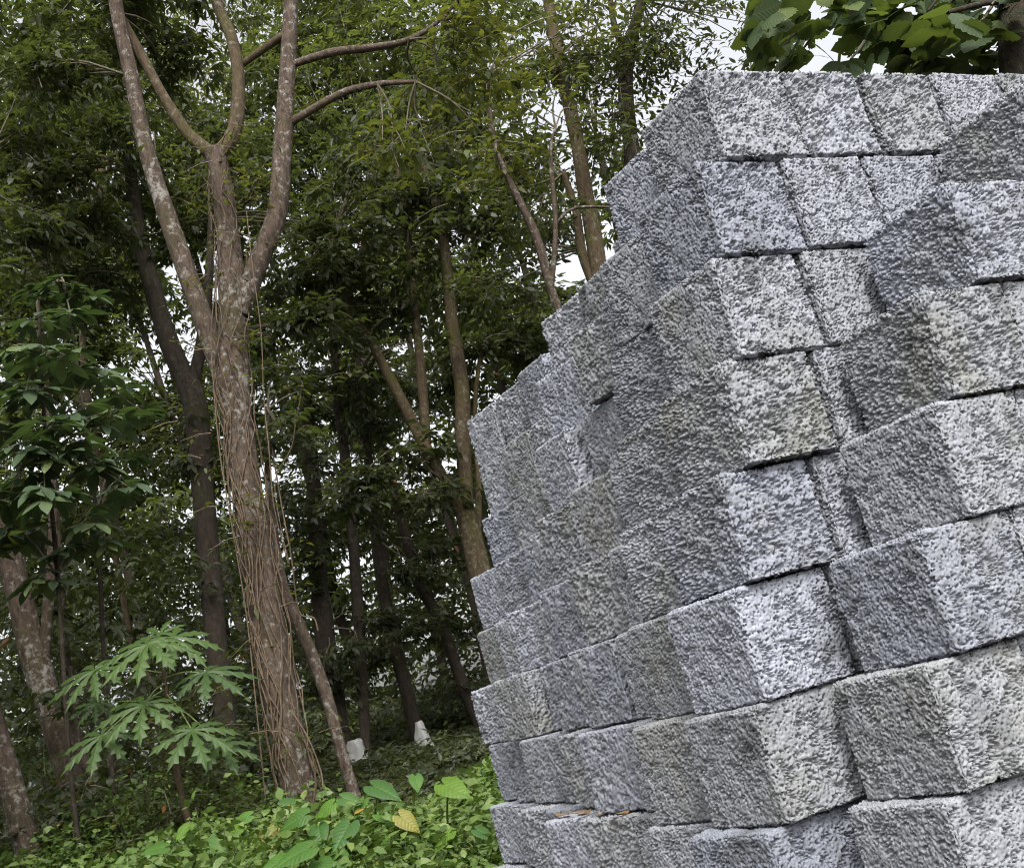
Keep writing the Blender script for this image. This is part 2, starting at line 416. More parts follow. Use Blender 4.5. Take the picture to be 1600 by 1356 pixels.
def block_mesh(seed, step, cell, pit, cap_side, cap_front):
    cell = cell * 0.74
    r = np.random.default_rng(seed)
    dims = np.array([BW, BD, BH]); n = (np.round(dims / step / 4) * 4).astype(int)
    vid = -np.ones(tuple(n + 1), dtype=np.int64)
    I, J, K = np.meshgrid(*[np.arange(k + 1) for k in n], indexing='ij')
    fine = (I == 0) | (J == 0) | (K == n[2])
    coarse = (((I == n[0]) & (J % 4 == 0) & (K % 4 == 0)) | ((J == n[1]) & (I % 4 == 0) & (K % 4 == 0)) | ((K == 0) & (I % 4 == 0) & (J % 4 == 0)))
    surf = fine | coarse
    vid[surf] = np.arange(surf.sum())
    G = np.stack([I[surf], J[surf], K[surf]], -1).astype(float)
    P = (G / n - 0.5) * dims
    faces = []
    for ax in range(3):
        for side in (0, n[ax]):
            s = [slice(None)] * 3; s[ax] = side
            v2 = vid[tuple(s)]
            if not ((ax < 2 and side == 0) or (ax == 2 and side)): v2 = v2[::4, ::4]
            a = v2[:-1, :-1]; b = v2[1:, :-1]; c = v2[1:, 1:]; d = v2[:-1, 1:]
            q = np.stack([a, b, c, d], -1).reshape(-1, 4)
            flip = (side == 0) != (ax == 1)
            faces.append(q[:, ::-1] if flip else q)
    Q = np.vstack(faces)
    rad = 0.008
    inner = np.clip(P, -(dims / 2 - rad), dims / 2 - rad)
    N = norm(P - inner)
    S = inner + N * rad
    off = r.uniform(-50, 50, 3)
    W0 = S + off
    wq = np.stack([vnoise(W0, 0.016, seed + k) for k in (1, 2, 3)], -1) - 0.5
    W = W0 + wq * cell * 0.45
    F1, F2, ID, REL, TV = worley(W, cell, seed)
    g1, g2, gid, grel, gtv = worley(W, cell * 0.56, seed + 77)
    zone = vnoise(W0, 0.06, seed + 9)
    wf = np.clip(-N[:, 1], 0, 1) + 0.7 * np.clip(N[:, 2], 0, 1)
    cap = cap_side * (1 - wf) + cap_front * wf + 0.36 * (vnoise(W0, 0.075, seed + 21) - 0.5)
    rg = np.clip((cap - 0.60) / 0.45, 0.0, 1.0)                                   # 0 struck flat, 1 open grains
    gate = np.clip((vnoise(W0, 0.017, seed + 51) - 0.62 + 0.36 * rg) * 5.0, 0, 1)  # joints between grains, partly filled with paste
    crack = np.clip((0.27 + 0.10 * rg - (F2 - F1)) / 0.15, 0, 1) * gate
    pore = (gid < 0.72 * pit * (0.5 + 0.9 * zone)) * np.clip((g2 - g1 - 0.05) * 7.0, 0, 1)
    miss = (ID < 0.10 * pit * (0.2 + 1.8 * zone)) * np.clip((F2 - F1) * 5.0, 0, 1)
    h = 0.86 + (0.10 + 0.22 * rg) * (ID - 0.5) + (0.36 + 0.45 * rg) * (REL * TV).sum(1) + 0.20 * (grel * gtv).sum(1) - (0.18 + 0.35 * rg) * np.clip(F1 - 0.15, 0, 1)
    sd = 1 - 0.32 * np.clip(-N[:, 0], 0, 1)
    h = h - sd * np.maximum(np.maximum((1.15 - 0.1 * rg) * crack, 1.75 * pore), 1.7 * miss)
    amp = 0.0088
    low = (vnoise(W0, 0.11, seed + 31) - 0.5) * 0.006 + (vnoise(W0, 0.035, seed + 33) - 0.5) * 0.003
    D = amp * (h - 0.78) + low - 0.0015
    edge = 1 - np.max(np.abs(N), axis=1)
    D -= edge * 0.007 * (0.1 + 1.7 * vnoise(W0, 0.022, seed + 41))
    S = S + N * D[:, None]
    return quads_mesh('concrete_block', S, Q, M_CON)

NEAR = [block_mesh(100 + k, 0.0018, c, p, cs, cf) for k, (c, p, cs, cf) in enumerate([
    (0.0090, 0.22, 0.74, 0.74), (0.0106, 0.16, 1.00, 0.86), (0.0082, 0.24, 0.70, 0.70), (0.0080, 0.22, 0.68, 0.78),
    (0.0116, 0.14, 1.10, 0.92), (0.0084, 0.25, 0.70, 0.68), (0.0094, 0.20, 0.80, 0.80), 
    ])]
FAR = [block_mesh(200 + k, 0.0032, c, p, cs, cf) for k, (c, p, cs, cf) in enumerate([
    (0.0105, 0.22, 0.76, 0.75), (0.0128, 0.17, 1.05, 0.9), (0.0098, 0.25, 0.72, 0.75), (0.0096, 0.23, 0.70, 0.7), (0.0130, 0.16, 1.05, 0.9), (0.0100, 0.24, 0.72, 0.75)])]

ORD = ['top', 'second', 'third', 'fourth', 'fifth', 'sixth', 'seventh', 'eighth', 'ninth', 'tenth', 'eleventh']
CRS = lambda k: 'top course' if k == 1 else ORD[k-1] + ' course from top'
NCNT = [0, 0]
def row_top(k): return EYE + (6.45 - k) * 0.2

def block(a, b, k, label, near=True, yaw=None, width=1.0, depth=1.0, mat=None, gap=(0.93, 0.985)):
    lst = NEAR if near else FAR
    i = 0 if near else 1
    me = lst[(NCNT[i] * 7 + NCNT[i] // len(lst)) % len(lst)]; NCNT[i] += 1
    o = bpy.data.objects.new('concrete_block', me)
    w = BW * width; d = BD * depth
    c = AX_A * (a + w / 2) + AX_B * (b + d / 2)
    o.location = (c[0], c[1], row_top(k) - 0.1)
    yj = random.uniform(-3.0, 3.0) if yaw is None else yaw
    o.rotation_euler = (math.radians(random.uniform(-0.25, 0.25)), math.radians(random.uniform(-0.25, 0.25)), YL + math.radians(yj))
    o.scale = (width * random.uniform(0.985, 1.0), depth * random.uniform(*gap), 1.0)
    o.scale[2] = random.uniform(0.990, 1.0)
    o.location[2] = row_top(k) - 0.2 + BH * o.scale[2] / 2 + 0.0004
    link(o)
    if mat is not None:
        o.material_slots[0].link = 'OBJECT'; o.material_slots[0].material = mat
    tag(o, label, 'concrete block', 'stacked concrete blocks')
    return o

# left flank of the pile: for each course, (a, b) of the near left corner of each block from the near corner to the far end
OLIVE = {(1, 3), (2, 3), (4, 0), (4, 1), (4, 3), (4, 4), (5, 3), (5, 8), (6, 1), (7, 1), (3, 6), (7, 4), (8, 3), (6, 6), (2, 7)}
DARK = {(2, 0), (3, 1), (5, 0), (3, 8), (5, 4), (6, 4), (7, 5), (2, 2), (4, 6), (8, 0), (8, 5), (3, 2), (1, 5), (2, 5), (6, 3)}
PALE = {(1, 0), (1, 4), (1, 6), (1, 8), (3, 3), (3, 4), (2, 4), (2, 8), (4, 8), (6, 0), (6, 8), (7, 3), (7, 8), (8, 4), (5, 6), (6, 5), (1, 1), (8, 8)}
FL = {
 1: [(1.525, 1.578), (1.575, 1.832), (1.80, 2.15), (1.83, 2.45), (1.845, 2.70), (2.0, 2.95), (2.02, 3.20), (2.04, 3.455), (2.05, 3.71)],
 2: [(1.443, 1.585), (1.50, 1.835), (1.62, 2.06), (1.68, 2.31), (1.765, 2.665), (1.93, 2.92), (1.98, 3.17), (1.99, 3.42), (2.012, 3.675)],
 3: [(1.41, 1.592), (1.487, 1.88), (1.60, 2.13), (1.69, 2.405), (1.685, 2.68), (1.85, 2.93), (1.92, 3.18), (1.95, 3.43), (1.973, 3.68)],
 4: [(1.365, 1.600), (1.43, 1.875), (1.50, 2.13), (1.58, 2.385), (1.66, 2.73), (1.77, 2.985), (1.84, 3.23), (1.86, 3.485), (1.90, 3.735)],
 5: [(1.295, 1.618), (1.372, 1.89), (1.45, 2.15), (1.53, 2.40), (1.62, 2.77), (1.72, 3.02), (1.77, 3.27), (1.82, 3.52), (1.865, 3.77)],
 6: [(1.268, 1.640), (1.346, 1.922), (1.43, 2.175), (1.492, 2.44), (1.59, 2.79), (1.64, 3.04), (1.67, 3.29), (1.76, 3.545), (1.815, 3.80)],
 7: [(1.243, 1.650), (1.298, 1.925), (1.39, 2.18), (1.45, 2.43), (1.52, 2.69), (1.57, 2.94), (1.66, 3.20), (1.71, 3.46), (1.775, 3.73)],
 8: [(1.20, 1.672), (1.285, 1.955), (1.36, 2.20), (1.40, 2.455), (1.43, 2.71), (1.57, 2.965), (1.60, 3.22), (1.68, 3.47), (1.725, 3.73)],
}
for k in (9, 10, 11):
    FL[k] = [(a - 0.025 * (k - 8) + random.uniform(-0.02, 0.02), b + 0.012 * (k - 8) + random.uniform(-0.006, 0.006)) for a, b in FL[8]]
for k, lst in FL.items():
    for c in (2, 5):
        a1, b1 = lst[c - 1]; a2, b2 = lst[c]
        lst[c] = (max(a2, a1 / (b1 + 0.245) * (b2 + 0.20)), b2)
for k, lst in FL.items():
    for c, (a, b) in enumerate(lst):
        if c == 0: lab = f'porous grey concrete block at near left corner of the pile, {CRS(k)}'
        elif c == 8: lab = f'porous grey concrete block at far end of the left flank, {CRS(k)}'
        else: lab = f'porous grey concrete block in left flank, {CRS(k)}, {ORD[c]} from near corner'
        mt = M_CON_OLIVE if (k, c) in OLIVE else M_CON_DARK if (k, c) in DARK else M_CON_PALE if (k, c) in PALE else None
        block(a + (random.uniform(-0.014, 0.014) if c > 1 else 0), b, k, lab, near=(c < 3), yaw=random.uniform(-4.5, 4.5) if c else random.uniform(-1.5, 1.5), mat=mt, gap=(0.88, 0.93) if c else (0.93, 0.96))

# front of the pile, to the right of the near corner
FR = {
 1: [(1.737, 1.576), (1.962, 1.574), (2.182, 1.572), (2.402, 1.57)],
 2: [(1.664, 1.58), (1.888, 1.582), (2.108, 1.585)],
 3: [(1.635, 1.59), (1.866, 1.592)],
 4: [(1.590, 1.602), (1.829, 1.604)],
 5: [(1.52, 1.62), (1.742, 1.622)],
 6: [(1.493, 1.642), (1.715, 1.644)],
 7: [(1.468, 1.652), (1.69, 1.655)],
 8: [(1.425, 1.675), (1.645, 1.675)],
}
for k in (9, 10, 11): FR[k] = [(1.425 - 0.025 * (k - 8), 1.70), (1.645 - 0.025 * (k - 8), 1.70)]
for k, lst in FR.items():
    for c, (a, b) in enumerate(lst):
        block(a, b, k, f'porous grey concrete block in recessed front, {CRS(k)}, {ORD[c+1]} from near corner', yaw=random.uniform(-0.8, 0.8))
# the stack that stands forward at the right
FF = {2: (2.06, 1.31), 3: (1.757, 1.322), 4: (1.612, 1.332), 5: (1.545, 1.345), 6: (1.435, 1.352), 7: (1.373, 1.372), 8: (1.335, 1.39), 9: (1.30, 1.40), 10: (1.28, 1.43), 11: (1.26, 1.43)}
for k, (a, b) in FF.items():
    block(a, b, k, f'porous grey concrete block at left edge of forward right stack, {CRS(k)}', yaw=random.uniform(-2.2, 1.5), mat={3: M_CON_PALE, 4: M_CON_OLIVE, 6: M_CON_DARK, 7: M_CON_OLIVE}.get(k))
    block(a + 0.219, b + random.uniform(0.0, 0.02), k, f'porous grey concrete block second from left in forward right stack, {CRS(k)}', yaw=random.uniform(-1, 1))
    if k > 4: block(a + 0.438, b + random.uniform(0.0, 0.02), k, f'porous grey concrete block third from left in forward right stack, {CRS(k)}', yaw=random.uniform(-1, 1))

# ------------------------------------------------------------------ foliage
def leaflet_arrays(B, D, N, l, w, droop, simple):
    """leaf blades: base points B, directions D, normals N, lengths and widths -> vertices, loops"""
    S = norm(np.cross(D, N)); Nn = norm(np.cross(S, D))
    l = l[:, None]; w = w[:, None]; dr = droop[:, None]
    n = len(B)
    if simple:
        tip = B + D * l - Nn * l * dr
        m1 = B + D * l * 0.45 + S * w * 0.5 - Nn * l * dr * 0.15; m2 = B + D * l * 0.45 - S * w * 0.5 - Nn * l * dr * 0.15
        V = np.stack([B, m1, tip, m2], 1).reshape(-1, 3)
        o = np.arange(n)[:, None] * 4
        loops = (o + np.array([0, 1, 2, 3])[None]).ravel()
        starts = np.arange(n) * 4; tot = np.full(n, 4)
        return V, loops, starts, tot, 1
    a1 = B + D * l * 0.32 + S * w * 0.46 + Nn * w * 0.08; a2 = B + D * l * 0.32 - S * w * 0.46 + Nn * w * 0.08
    b1 = B + D * l * 0.68 + S * w * 0.40 - Nn * l * dr * 0.4; b2 = B + D * l * 0.68 - S * w * 0.40 - Nn * l * dr * 0.4
    tip = B + D * l - Nn * l * dr
    V = np.stack([B, a1, a2, b1, b2, tip], 1).reshape(-1, 3)
    o = np.arange(n)[:, None] * 6
    loops = (o + np.array([0, 1, 2, 1, 3, 4, 2, 3, 5, 4])[None]).ravel()
    st = (np.arange(n)[:, None] * 10 + np.array([0, 3, 7])[None]).ravel()
    tot = np.tile([3, 4, 3], n)
    return V, loops, st, tot, 3

def sprays(C, A, leaf=0.11, nleaf=8, tri=True, twig=0.34, up=0.35, aspect=0.4):
    """leafy twigs: centres C, axis A -> leaf bases, directions, normals, lengths"""
    n = len(C)
    t = (np.arange(nleaf) + 0.6) / nleaf
    ax = A[:, None, :]
    pos = C[:, None, :] + ax * (t[None, :, None] - 0.3) * twig + rng.normal(size=(n, nleaf, 3)) * 0.02
    pos[:, :, 2] -= (t[None] ** 2) * twig * 0.25
    side = norm(np.cross(np.broadcast_to(ax, pos.shape), np.array([0, 0, 1.0])) + 1e-4)
    sgn = np.where(np.arange(nleaf) % 2 == 0, 1, -1)[None, :, None]
    d = norm(side * sgn * 0.85 + ax * 0.6 + np.array([0, 0, -0.25]) + rng.normal(size=pos.shape) * 0.35)
    pet = leaf * 0.45
    base = pos + d * pet
    if tri:
        s2 = norm(np.cross(d, np.array([0, 0, 1.0])) + 1e-4)
        dd = np.stack([d, norm(d * 0.55 + s2 * 0.8), norm(d * 0.55 - s2 * 0.8)], 2)
        base = np.repeat(base[:, :, None, :], 3, 2)
        ll = leaf * np.array([1.0, 0.85, 0.85])[None, None, :] * rng.uniform(0.7, 1.25, size=(n, nleaf, 3))
        dd = dd + np.array([0, 0, -0.18]) + rng.normal(size=dd.shape) * 0.12
    else:
        dd = d[:, :, None, :]; base = base[:, :, None, :]
        ll = leaf * rng.uniform(0.65, 1.3, size=(n, nleaf, 1))
    B = base.reshape(-1, 3); D = norm(dd.reshape(-1, 3)); l = ll.ravel()
    N = norm(np.array([0, 0, 1.0]) + rng.normal(size=B.shape) * up)
    return B, D, N, l, l * aspect * rng.uniform(0.8, 1.2, size=len(l))

def clumpy(c, r, n, per=9, squash=(1, 1, 0.75)):
    """points spread through an ellipsoid in clumps"""
    nc = max(2, n // per)
    u = norm(rng.normal(size=(nc, 3))) * (rng.uniform(0.15, 1.0, size=(nc, 1)) ** 0.5)
    cc = np.asarray(c) + u * r * np.array(squash)
    k = rng.integers(0, nc, n)
    spread = np.array([0.24, 0.24, 0.10]) * max(0.5, r / 0.9)
    P = cc[k] + rng.normal(size=(n, 3)) * spread
    return P, cc

class Crown:
    def __init__(s): s.P = []; s.A = []; s.tw = Tubes()
    def lobe(s, c, r, n, anchor=None, rt=0.012, squash=(1, 1, 0.75)):
        c = np.asarray(c, float)
        P, cc = clumpy(c, r, n, squash=squash)
        out = P - c; out[:, 2] *= 0.4
        A = norm(out + rng.normal(size=P.shape) * 0.5 * r + np.array([0, 0, 0.05]))
        s.P.append(P); s.A.append(A)
        if anchor is not None:
            for q in cc:
                m = (anchor + q) / 2 + rng.normal(size=3) * 0.08 * np.linalg.norm(q - anchor) + np.array([0, 0, 0.04])
                pp, rr = spline([anchor, m, q], [rt, rt * 0.7, rt * 0.35], 3)
                s.tw.add(pp, rr, 4)
        return cc
    def build(s, parent, mat, leaf=0.11, nleaf=8, tri=True, simple=False, aspect=0.4, twig=0.34, tmat=None, up=0.35, name='crown'):
        P = np.vstack(s.P); A = np.vstack(s.A)
        B, D, N, l, w = sprays(P, A, leaf, nleaf, tri, twig, up, aspect)
        V, loops, st, tot, per = leaflet_arrays(B, D, N, l, w, rng.uniform(0.05, 0.4, len(l)), simple)
        # leaves of one spray share most of their tint
        k = len(l) // len(P)
        t = np.clip(np.repeat(rng.beta(2, 2.2, len(P)), k) * 0.75 + rng.uniform(0, 0.3, len(l)) - 0.03, 0, 0.98)
        t[rng.random(len(l)) < 0.004] = 1.0
        o = bpy.data.objects.new(name, np_mesh(name, V, loops, st, tot, mat, False, np.repeat(t, per)))
        link(o, parent); o['kind'] = 'stuff'
        if not simple:
            for i in range(0, len(P), 2):
                q = P[i] - A[i] * twig * 0.45
                e = P[i] + A[i] * twig * 0.7; e[2] -= twig * 0.2
                s.tw.add([q, P[i], e], [0.005, 0.004, 0.002], 3)
        tw = s.tw.obj('twigs', tmat or M_TWIG, parent)
        if tw: tw['kind'] = 'stuff'
        return o

def px_path(pts, Y, dY=0.0):
    P = []; R = []
    for i, q in enumerate(pts):
        y = Y + dY * i
        if len(q) > 3: y = q[3]
        P.append(at(q[0], q[1], y)); R.append(0.5 * q[2] * (y / ray(q[0], q[1])[1]) / FPX)
    return np.array(P), np.array(R)

def tree(name, label, pts, Y, mat, limbs=(), cat='tree', group='trees of the wood', seg=14, dY=0.0, bump=0.06, rs=1):
    P, R = px_path(pts, Y, dY)
    g = float(terrain(P[0][0], P[0][1]))
    base = P[0].copy()
    if base[2] > g - 0.05:
        dirn = P[0] - P[1]; dirn = dirn / np.linalg.norm(dirn)
        steps = max(1, int((base[2] - g) / 0.6))
        ext = []; rx = []
        q = base.copy()
        tot = base[2] - g + 0.12
        slope = dirn[:2] / max(0.3, -dirn[2])
        for s in range(steps, 0, -1):
            dz = tot * s / steps
            ext.append([base[0] + slope[0] * dz * 0.5, base[1] + slope[1] * dz * 0.5, base[2] - dz]); rx.append(R[0] * (1.0 + 0.45 * (s == steps)))
        P = np.vstack([ext, P]); R = np.concatenate([rx, R])
    root = empty(name, (P[0][0], P[0][1], g))
    tag(root, label, cat, group)
    tube_obj('trunk', P, R, mat, root, seg, 5, bump, rs)
    ends = [P[-1]]
    for i, (lp, kw) in enumerate(limbs):
        LP, LR = px_path(lp, kw.get('Y', Y), kw.get('dY', 0))
        tube_obj('limb', LP, LR, kw.get('mat', mat), root, max(6, seg - 4), 5, bump * 0.8, rs * 10 + i)
        ends.append(LP[-1])
    root_ends[root.name] = ends
    return root
root_ends = {}

def px_lobes(cr, lobes, anchor_fn=None, dens=1.0):
    """lobes: (x, y, depth, radius in picture pixels, number of sprays)"""
    for (x, y, Y, rp, n) in lobes:
        c = at(x, y, Y); r = rp * Y / FPX
        a = anchor_fn(c) if anchor_fn else None
        cr.lobe(c, r, int(n * dens), a)

def nearest(pts):
    pts = np.array(pts)
    return lambda c: pts[np.argmin(np.linalg.norm(pts - c, axis=1))]

def path_points(pts, Y, dY=0): return [p for p in px_path(pts, Y, dY)[0]]

# --- the big forked tree with the vines
T1_main = [(476, 1278, 58), (438, 1085, 52), (406, 885, 50), (377, 705, 48), (363, 565, 46), (363, 445, 42), (352, 335, 35), (342, 265, 33), (334, 234, 32)]
T1_A = [(354, 615, 30), (322, 512, 32), (290, 420, 30), (255, 320, 28), (228, 230, 25), (205, 120, 23), (180, 0, 21), (165, -140, 18)]
T1_B = [(372, 490, 34), (404, 410, 34), (432, 335, 31), (441, 235, 29), (448, 130, 26), (455, 0, 23), (462, -150, 20)]
T1_C = [(336, 245, 24), (292, 207, 19), (255, 150, 16), (220, 85, 16), (185, 20, 14), (150, -60, 8)]
T1_D = [(338, 246, 26), (366, 205, 23), (373, 130, 20), (362, 60, 18), (338, 0, 17), (320, -120, 14)]
T1_E = [(447, 104, 12), (520, 82, 13), (580, 75, 12), (640, 62, 9), (690, 30, 6), (715, 0, 4)]
T1_F = [(443, 198, 13), (530, 148, 12), (590, 132, 10), (650, 128, 6)]
T1_G = [(368, 108, 10), (410, 78, 12), (450, 50, 12)]
t1 = tree('forked_tree', 'tall pale mottled tree with forked limbs and brown vines around its trunk', T1_main, 8.2, M_BARK,
          [(T1_A, {'dY': -0.02}), (T1_B, {'dY': 0.03}), (T1_C, {'mat': M_BARK_MOSS}), (T1_D, {'dY': 0.05, 'mat': M_BARK_MOSS}), (T1_E, {'dY': 0.02, 'Y': 8.33}), (T1_F, {'dY': 0.02, 'Y': 8.3}), (T1_G, {'mat': M_BARK_MOSS, 'Y': 8.35})], seg=20, bump=0.05, rs=3)
cr = Crown()
an = nearest(path_points(T1_A, 8.2)[4:] + path_points(T1_B, 8.2)[4:] + path_points(T1_C, 8.2)[2:] + path_points(T1_D, 8.2)[3:] + path_points(T1_E, 8.3)[2:] + path_points(T1_F, 8.3)[2:])
px_lobes(cr, [(110, -60, 8.3, 150, 60), (250, -80, 8.6, 150, 60), (430, -140, 8.8, 170, 60), (130, 60, 8.7, 100, 46), (250, 90, 8.9, 80, 30),
              (60, 160, 8.6, 110, 44), (620, -60, 8.6, 120, 34)], an)
cr.build(t1, M_LEAF, leaf=0.095, nleaf=8, aspect=0.36)
cr = Crown()
px_lobes(cr, [(665, 105, 8.5, 75, 34), (700, 45, 8.6, 80, 30), (645, 185, 8.4, 55, 20), (760, 120, 8.7, 70, 18), (610, 215, 8.3, 40, 9), (745, 200, 8.6, 50, 10)], an)
cr.build(t1, M_LEAF_LIGHT, leaf=0.10, nleaf=8, tri=False, aspect=0.42, name='crown')

# --- other trunks and their crowns
def simple_tree(name, label, pts, Y, mat, limbs, lobes, leafmat=M_LEAF, leaf=0.10, tri=True, simple=False, seg=12, group='trees of the wood', aspect=0.38, rs=1, nleaf=8, bump=0.06, twig=0.34):
    r = tree(name, label, pts, Y, mat, limbs, seg=seg, group=group, rs=rs, bump=bump)
    if lobes:
        c = Crown()
        pool = path_points(pts, Y)[2:]
        for lp, kw in limbs: pool += path_points(lp, kw.get('Y', Y), kw.get('dY', 0))[1:]
        px_lobes(c, lobes, nearest(pool))
        c.build(r, leafmat, leaf=leaf, tri=tri, simple=simple, aspect=aspect, nleaf=nleaf, twig=twig)
    return r

simple_tree('leaning_tree', 'lichen spotted leaning trunk at the left with a thin side stem', [(124, 1280, 44), (86, 1130, 43), (50, 1010, 41), (15, 870, 37), (-22, 740, 34), (-60, 560, 30), (-80, 350, 24)], 8.7, M_BARK,
    [([(70, 1040, 16), (74, 960, 17), (82, 860, 15), (82, 760, 13), (72, 640, 11), (60, 520, 9)], {})],
    [(-80, 330, 8.7, 170, 60), (-140, 500, 8.8, 170, 50), (-30, 180, 9.2, 140, 50)], rs=5)
simple_tree('leaning_tree', 'brown lichen flecked trunk leaning at the lower left corner', [(46, 1335, 40), (16, 1220, 39), (-12, 1130, 37), (-60, 950, 34), (-130, 700, 30)], 7.7, M_BARK, [],
    [(-200, 560, 7.9, 180, 50), (-120, 420, 8.1, 150, 40)], rs=6)
simple_tree('thin_sapling', 'thin pale sapling stem leaning beside the mottled left trunk', [(183, 1318, 13), (152, 1230, 13), (128, 1178, 13), (116, 1110, 9), (110, 1040, 6)], 8.2, M_BARK, [], [(110, 1080, 8.2, 35, 6)], rs=7, seg=8)
simple_tree('thin_tree', 'thin bent trunk leaning just right of the vine covered tree', [(553, 1240, 20), (527, 1150, 18), (510, 1088, 19), (482, 1010, 20), (447, 930, 18), (432, 860, 14), (420, 760, 11), (418, 640, 8)], 8.9, M_BARK, [([(509, 1090, 9), (514, 1075, 7)], {})],
    [(430, 680, 9.0, 60, 16), (450, 580, 9.2, 60, 12)], rs=8, seg=10)
simple_tree('forked_tree', 'dark forked tree with spreading limbs behind the pile of blocks', [(800, 1130, 40), (779, 1000, 38), (757, 920, 36), (739, 850, 34), (727, 800, 34)], 12.0, M_BARK_MOSS,
    [([(732, 826, 22), (724, 700, 25), (722, 610, 24), (705, 490, 20), (690, 360, 16), (660, 250, 10)], {}), ([(731, 815, 24), (695, 755, 24), (665, 700, 20), (630, 630, 18), (585, 545, 16), (545, 480, 12), (520, 400, 8)], {}),
     ([(668, 706, 14), (660, 600, 16), (648, 480, 14), (636, 360, 10), (620, 250, 8)], {'dY': 0.1}), ([(745, 875, 12), (748, 760, 10), (742, 640, 8), (752, 540, 6)], {'dY': 0.1})],
    [(600, 330, 12.0, 120, 80), (700, 300, 12.3, 120, 80), (520, 420, 11.8, 100, 60), (640, 470, 12.2, 90, 44), (760, 420, 12.5, 100, 56), (560, 560, 12.3, 80, 40), (720, 580, 12.4, 80, 36), (690, 170, 12.2, 110, 60), (640, 740, 11.6, 80, 36), (560, 770, 11.8, 70, 34), (800, 560, 12.6, 70, 40)], rs=9, leaf=0.115)
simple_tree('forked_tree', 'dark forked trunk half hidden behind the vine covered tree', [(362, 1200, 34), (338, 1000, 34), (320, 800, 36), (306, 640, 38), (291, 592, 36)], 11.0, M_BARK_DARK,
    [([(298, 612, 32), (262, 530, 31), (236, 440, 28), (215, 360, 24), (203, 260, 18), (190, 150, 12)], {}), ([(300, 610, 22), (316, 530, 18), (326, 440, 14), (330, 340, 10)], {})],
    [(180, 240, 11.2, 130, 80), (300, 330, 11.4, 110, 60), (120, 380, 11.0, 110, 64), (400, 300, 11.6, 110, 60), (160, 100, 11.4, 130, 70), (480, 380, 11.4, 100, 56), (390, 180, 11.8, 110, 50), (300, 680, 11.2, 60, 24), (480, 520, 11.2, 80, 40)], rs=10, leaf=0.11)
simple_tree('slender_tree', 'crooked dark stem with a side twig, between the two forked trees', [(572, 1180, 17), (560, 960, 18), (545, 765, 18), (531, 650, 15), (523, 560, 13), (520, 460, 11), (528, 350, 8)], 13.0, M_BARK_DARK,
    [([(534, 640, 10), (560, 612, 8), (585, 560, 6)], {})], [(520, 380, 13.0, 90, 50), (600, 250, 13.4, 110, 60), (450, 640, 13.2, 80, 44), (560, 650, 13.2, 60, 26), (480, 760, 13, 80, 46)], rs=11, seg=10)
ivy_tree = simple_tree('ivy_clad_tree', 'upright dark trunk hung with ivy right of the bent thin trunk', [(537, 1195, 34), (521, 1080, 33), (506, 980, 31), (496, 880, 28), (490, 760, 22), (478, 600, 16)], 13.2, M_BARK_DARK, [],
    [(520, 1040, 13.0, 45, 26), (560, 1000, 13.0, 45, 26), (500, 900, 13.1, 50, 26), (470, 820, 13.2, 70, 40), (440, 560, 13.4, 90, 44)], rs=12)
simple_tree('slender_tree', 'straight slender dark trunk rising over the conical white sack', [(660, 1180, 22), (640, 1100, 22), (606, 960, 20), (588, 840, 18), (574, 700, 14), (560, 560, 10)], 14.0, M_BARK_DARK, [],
    [(600, 1000, 13.8, 70, 44), (570, 620, 14.0, 90, 44), (620, 880, 14.0, 70, 36), (640, 620, 14.4, 90, 44)], rs=13, seg=10)
simple_tree('slender_tree', 'slender pale footed trunk leaning left near the far end of the pile', [(750, 1132, 22), (717, 1052, 19), (692, 980, 19), (652, 900, 19), (626, 810, 15), (602, 700, 11)], 14.2, M_BARK_DARK, [],
    [(700, 870, 14.4, 80, 44), (660, 960, 14.4, 70, 38), (740, 740, 14.6, 90, 44), (700, 1060, 14.8, 60, 30)], rs=14, seg=10)
simple_tree('thin_tree', 'thin pale stem slanting above the stepped back of the pile', [(930, 1100, 16), (905, 700, 14), (886, 530, 14), (862, 455, 14), (838, 370, 14), (800, 290, 10), (772, 220, 8), (760, 120, 5)], 10.2, M_BARK, [([(862, 450, 8), (868, 350, 8), (860, 240, 7), (868, 200, 4)], {}), ([(868, 350, 5), (900, 325, 5), (980, 325, 4)], {})],
    [(790, 220, 10.3, 80, 30), (860, 180, 10.4, 80, 30), (900, 60, 10.6, 90, 40)], rs=15, seg=8, leafmat=M_LEAF_LIGHT, tri=False)
simple_tree('tall_tree', 'tall brown trunk rising behind the stepped back of the pile', [(990, 1000, 32), (945, 520, 28), (932, 400, 27), (913, 290, 24), (897, 200, 22), (872, 90, 20), (850, -40, 16)], 11.2, M_BARK_MOSS, [([(925, 440, 16), (908, 390, 16), (900, 330, 12), (880, 270, 9)], {})],
    [(830, 300, 11.2, 90, 46), (960, 230, 11.5, 80, 40), (850, 100, 11.4, 110, 60), (930, 60, 11.6, 110, 56), (800, 440, 11.4, 80, 44), (880, 400, 11.6, 60, 26), (1030, 110, 11.8, 80, 34), (860, -60, 11.6, 140, 60)], rs=16, leaf=0.095, tri=False, leafmat=M_LEAF, nleaf=10)
simple_tree('tall_tree', 'dark upright trunk just above the top left corner of the pile', [(1060, 900, 30), (1000, 420, 28), (988, 250, 26), (978, 150, 24), (982, 80, 20), (1002, 0, 17), (1010, -80, 12)], 11.6, M_BARK_DARK, [([(982, 90, 12), (960, 40, 10), (950, -30, 8)], {})],
    [(980, 130, 11.6, 80, 40), (1060, 50, 11.7, 100, 56), (1130, 20, 11.8, 100, 56), (1000, -50, 11.8, 120, 60), (1180, 60, 11.9, 70, 20), (960, 250, 11.8, 60, 24), (1090, 110, 12, 50, 10)], rs=17, leaf=0.085, tri=False, nleaf=10)
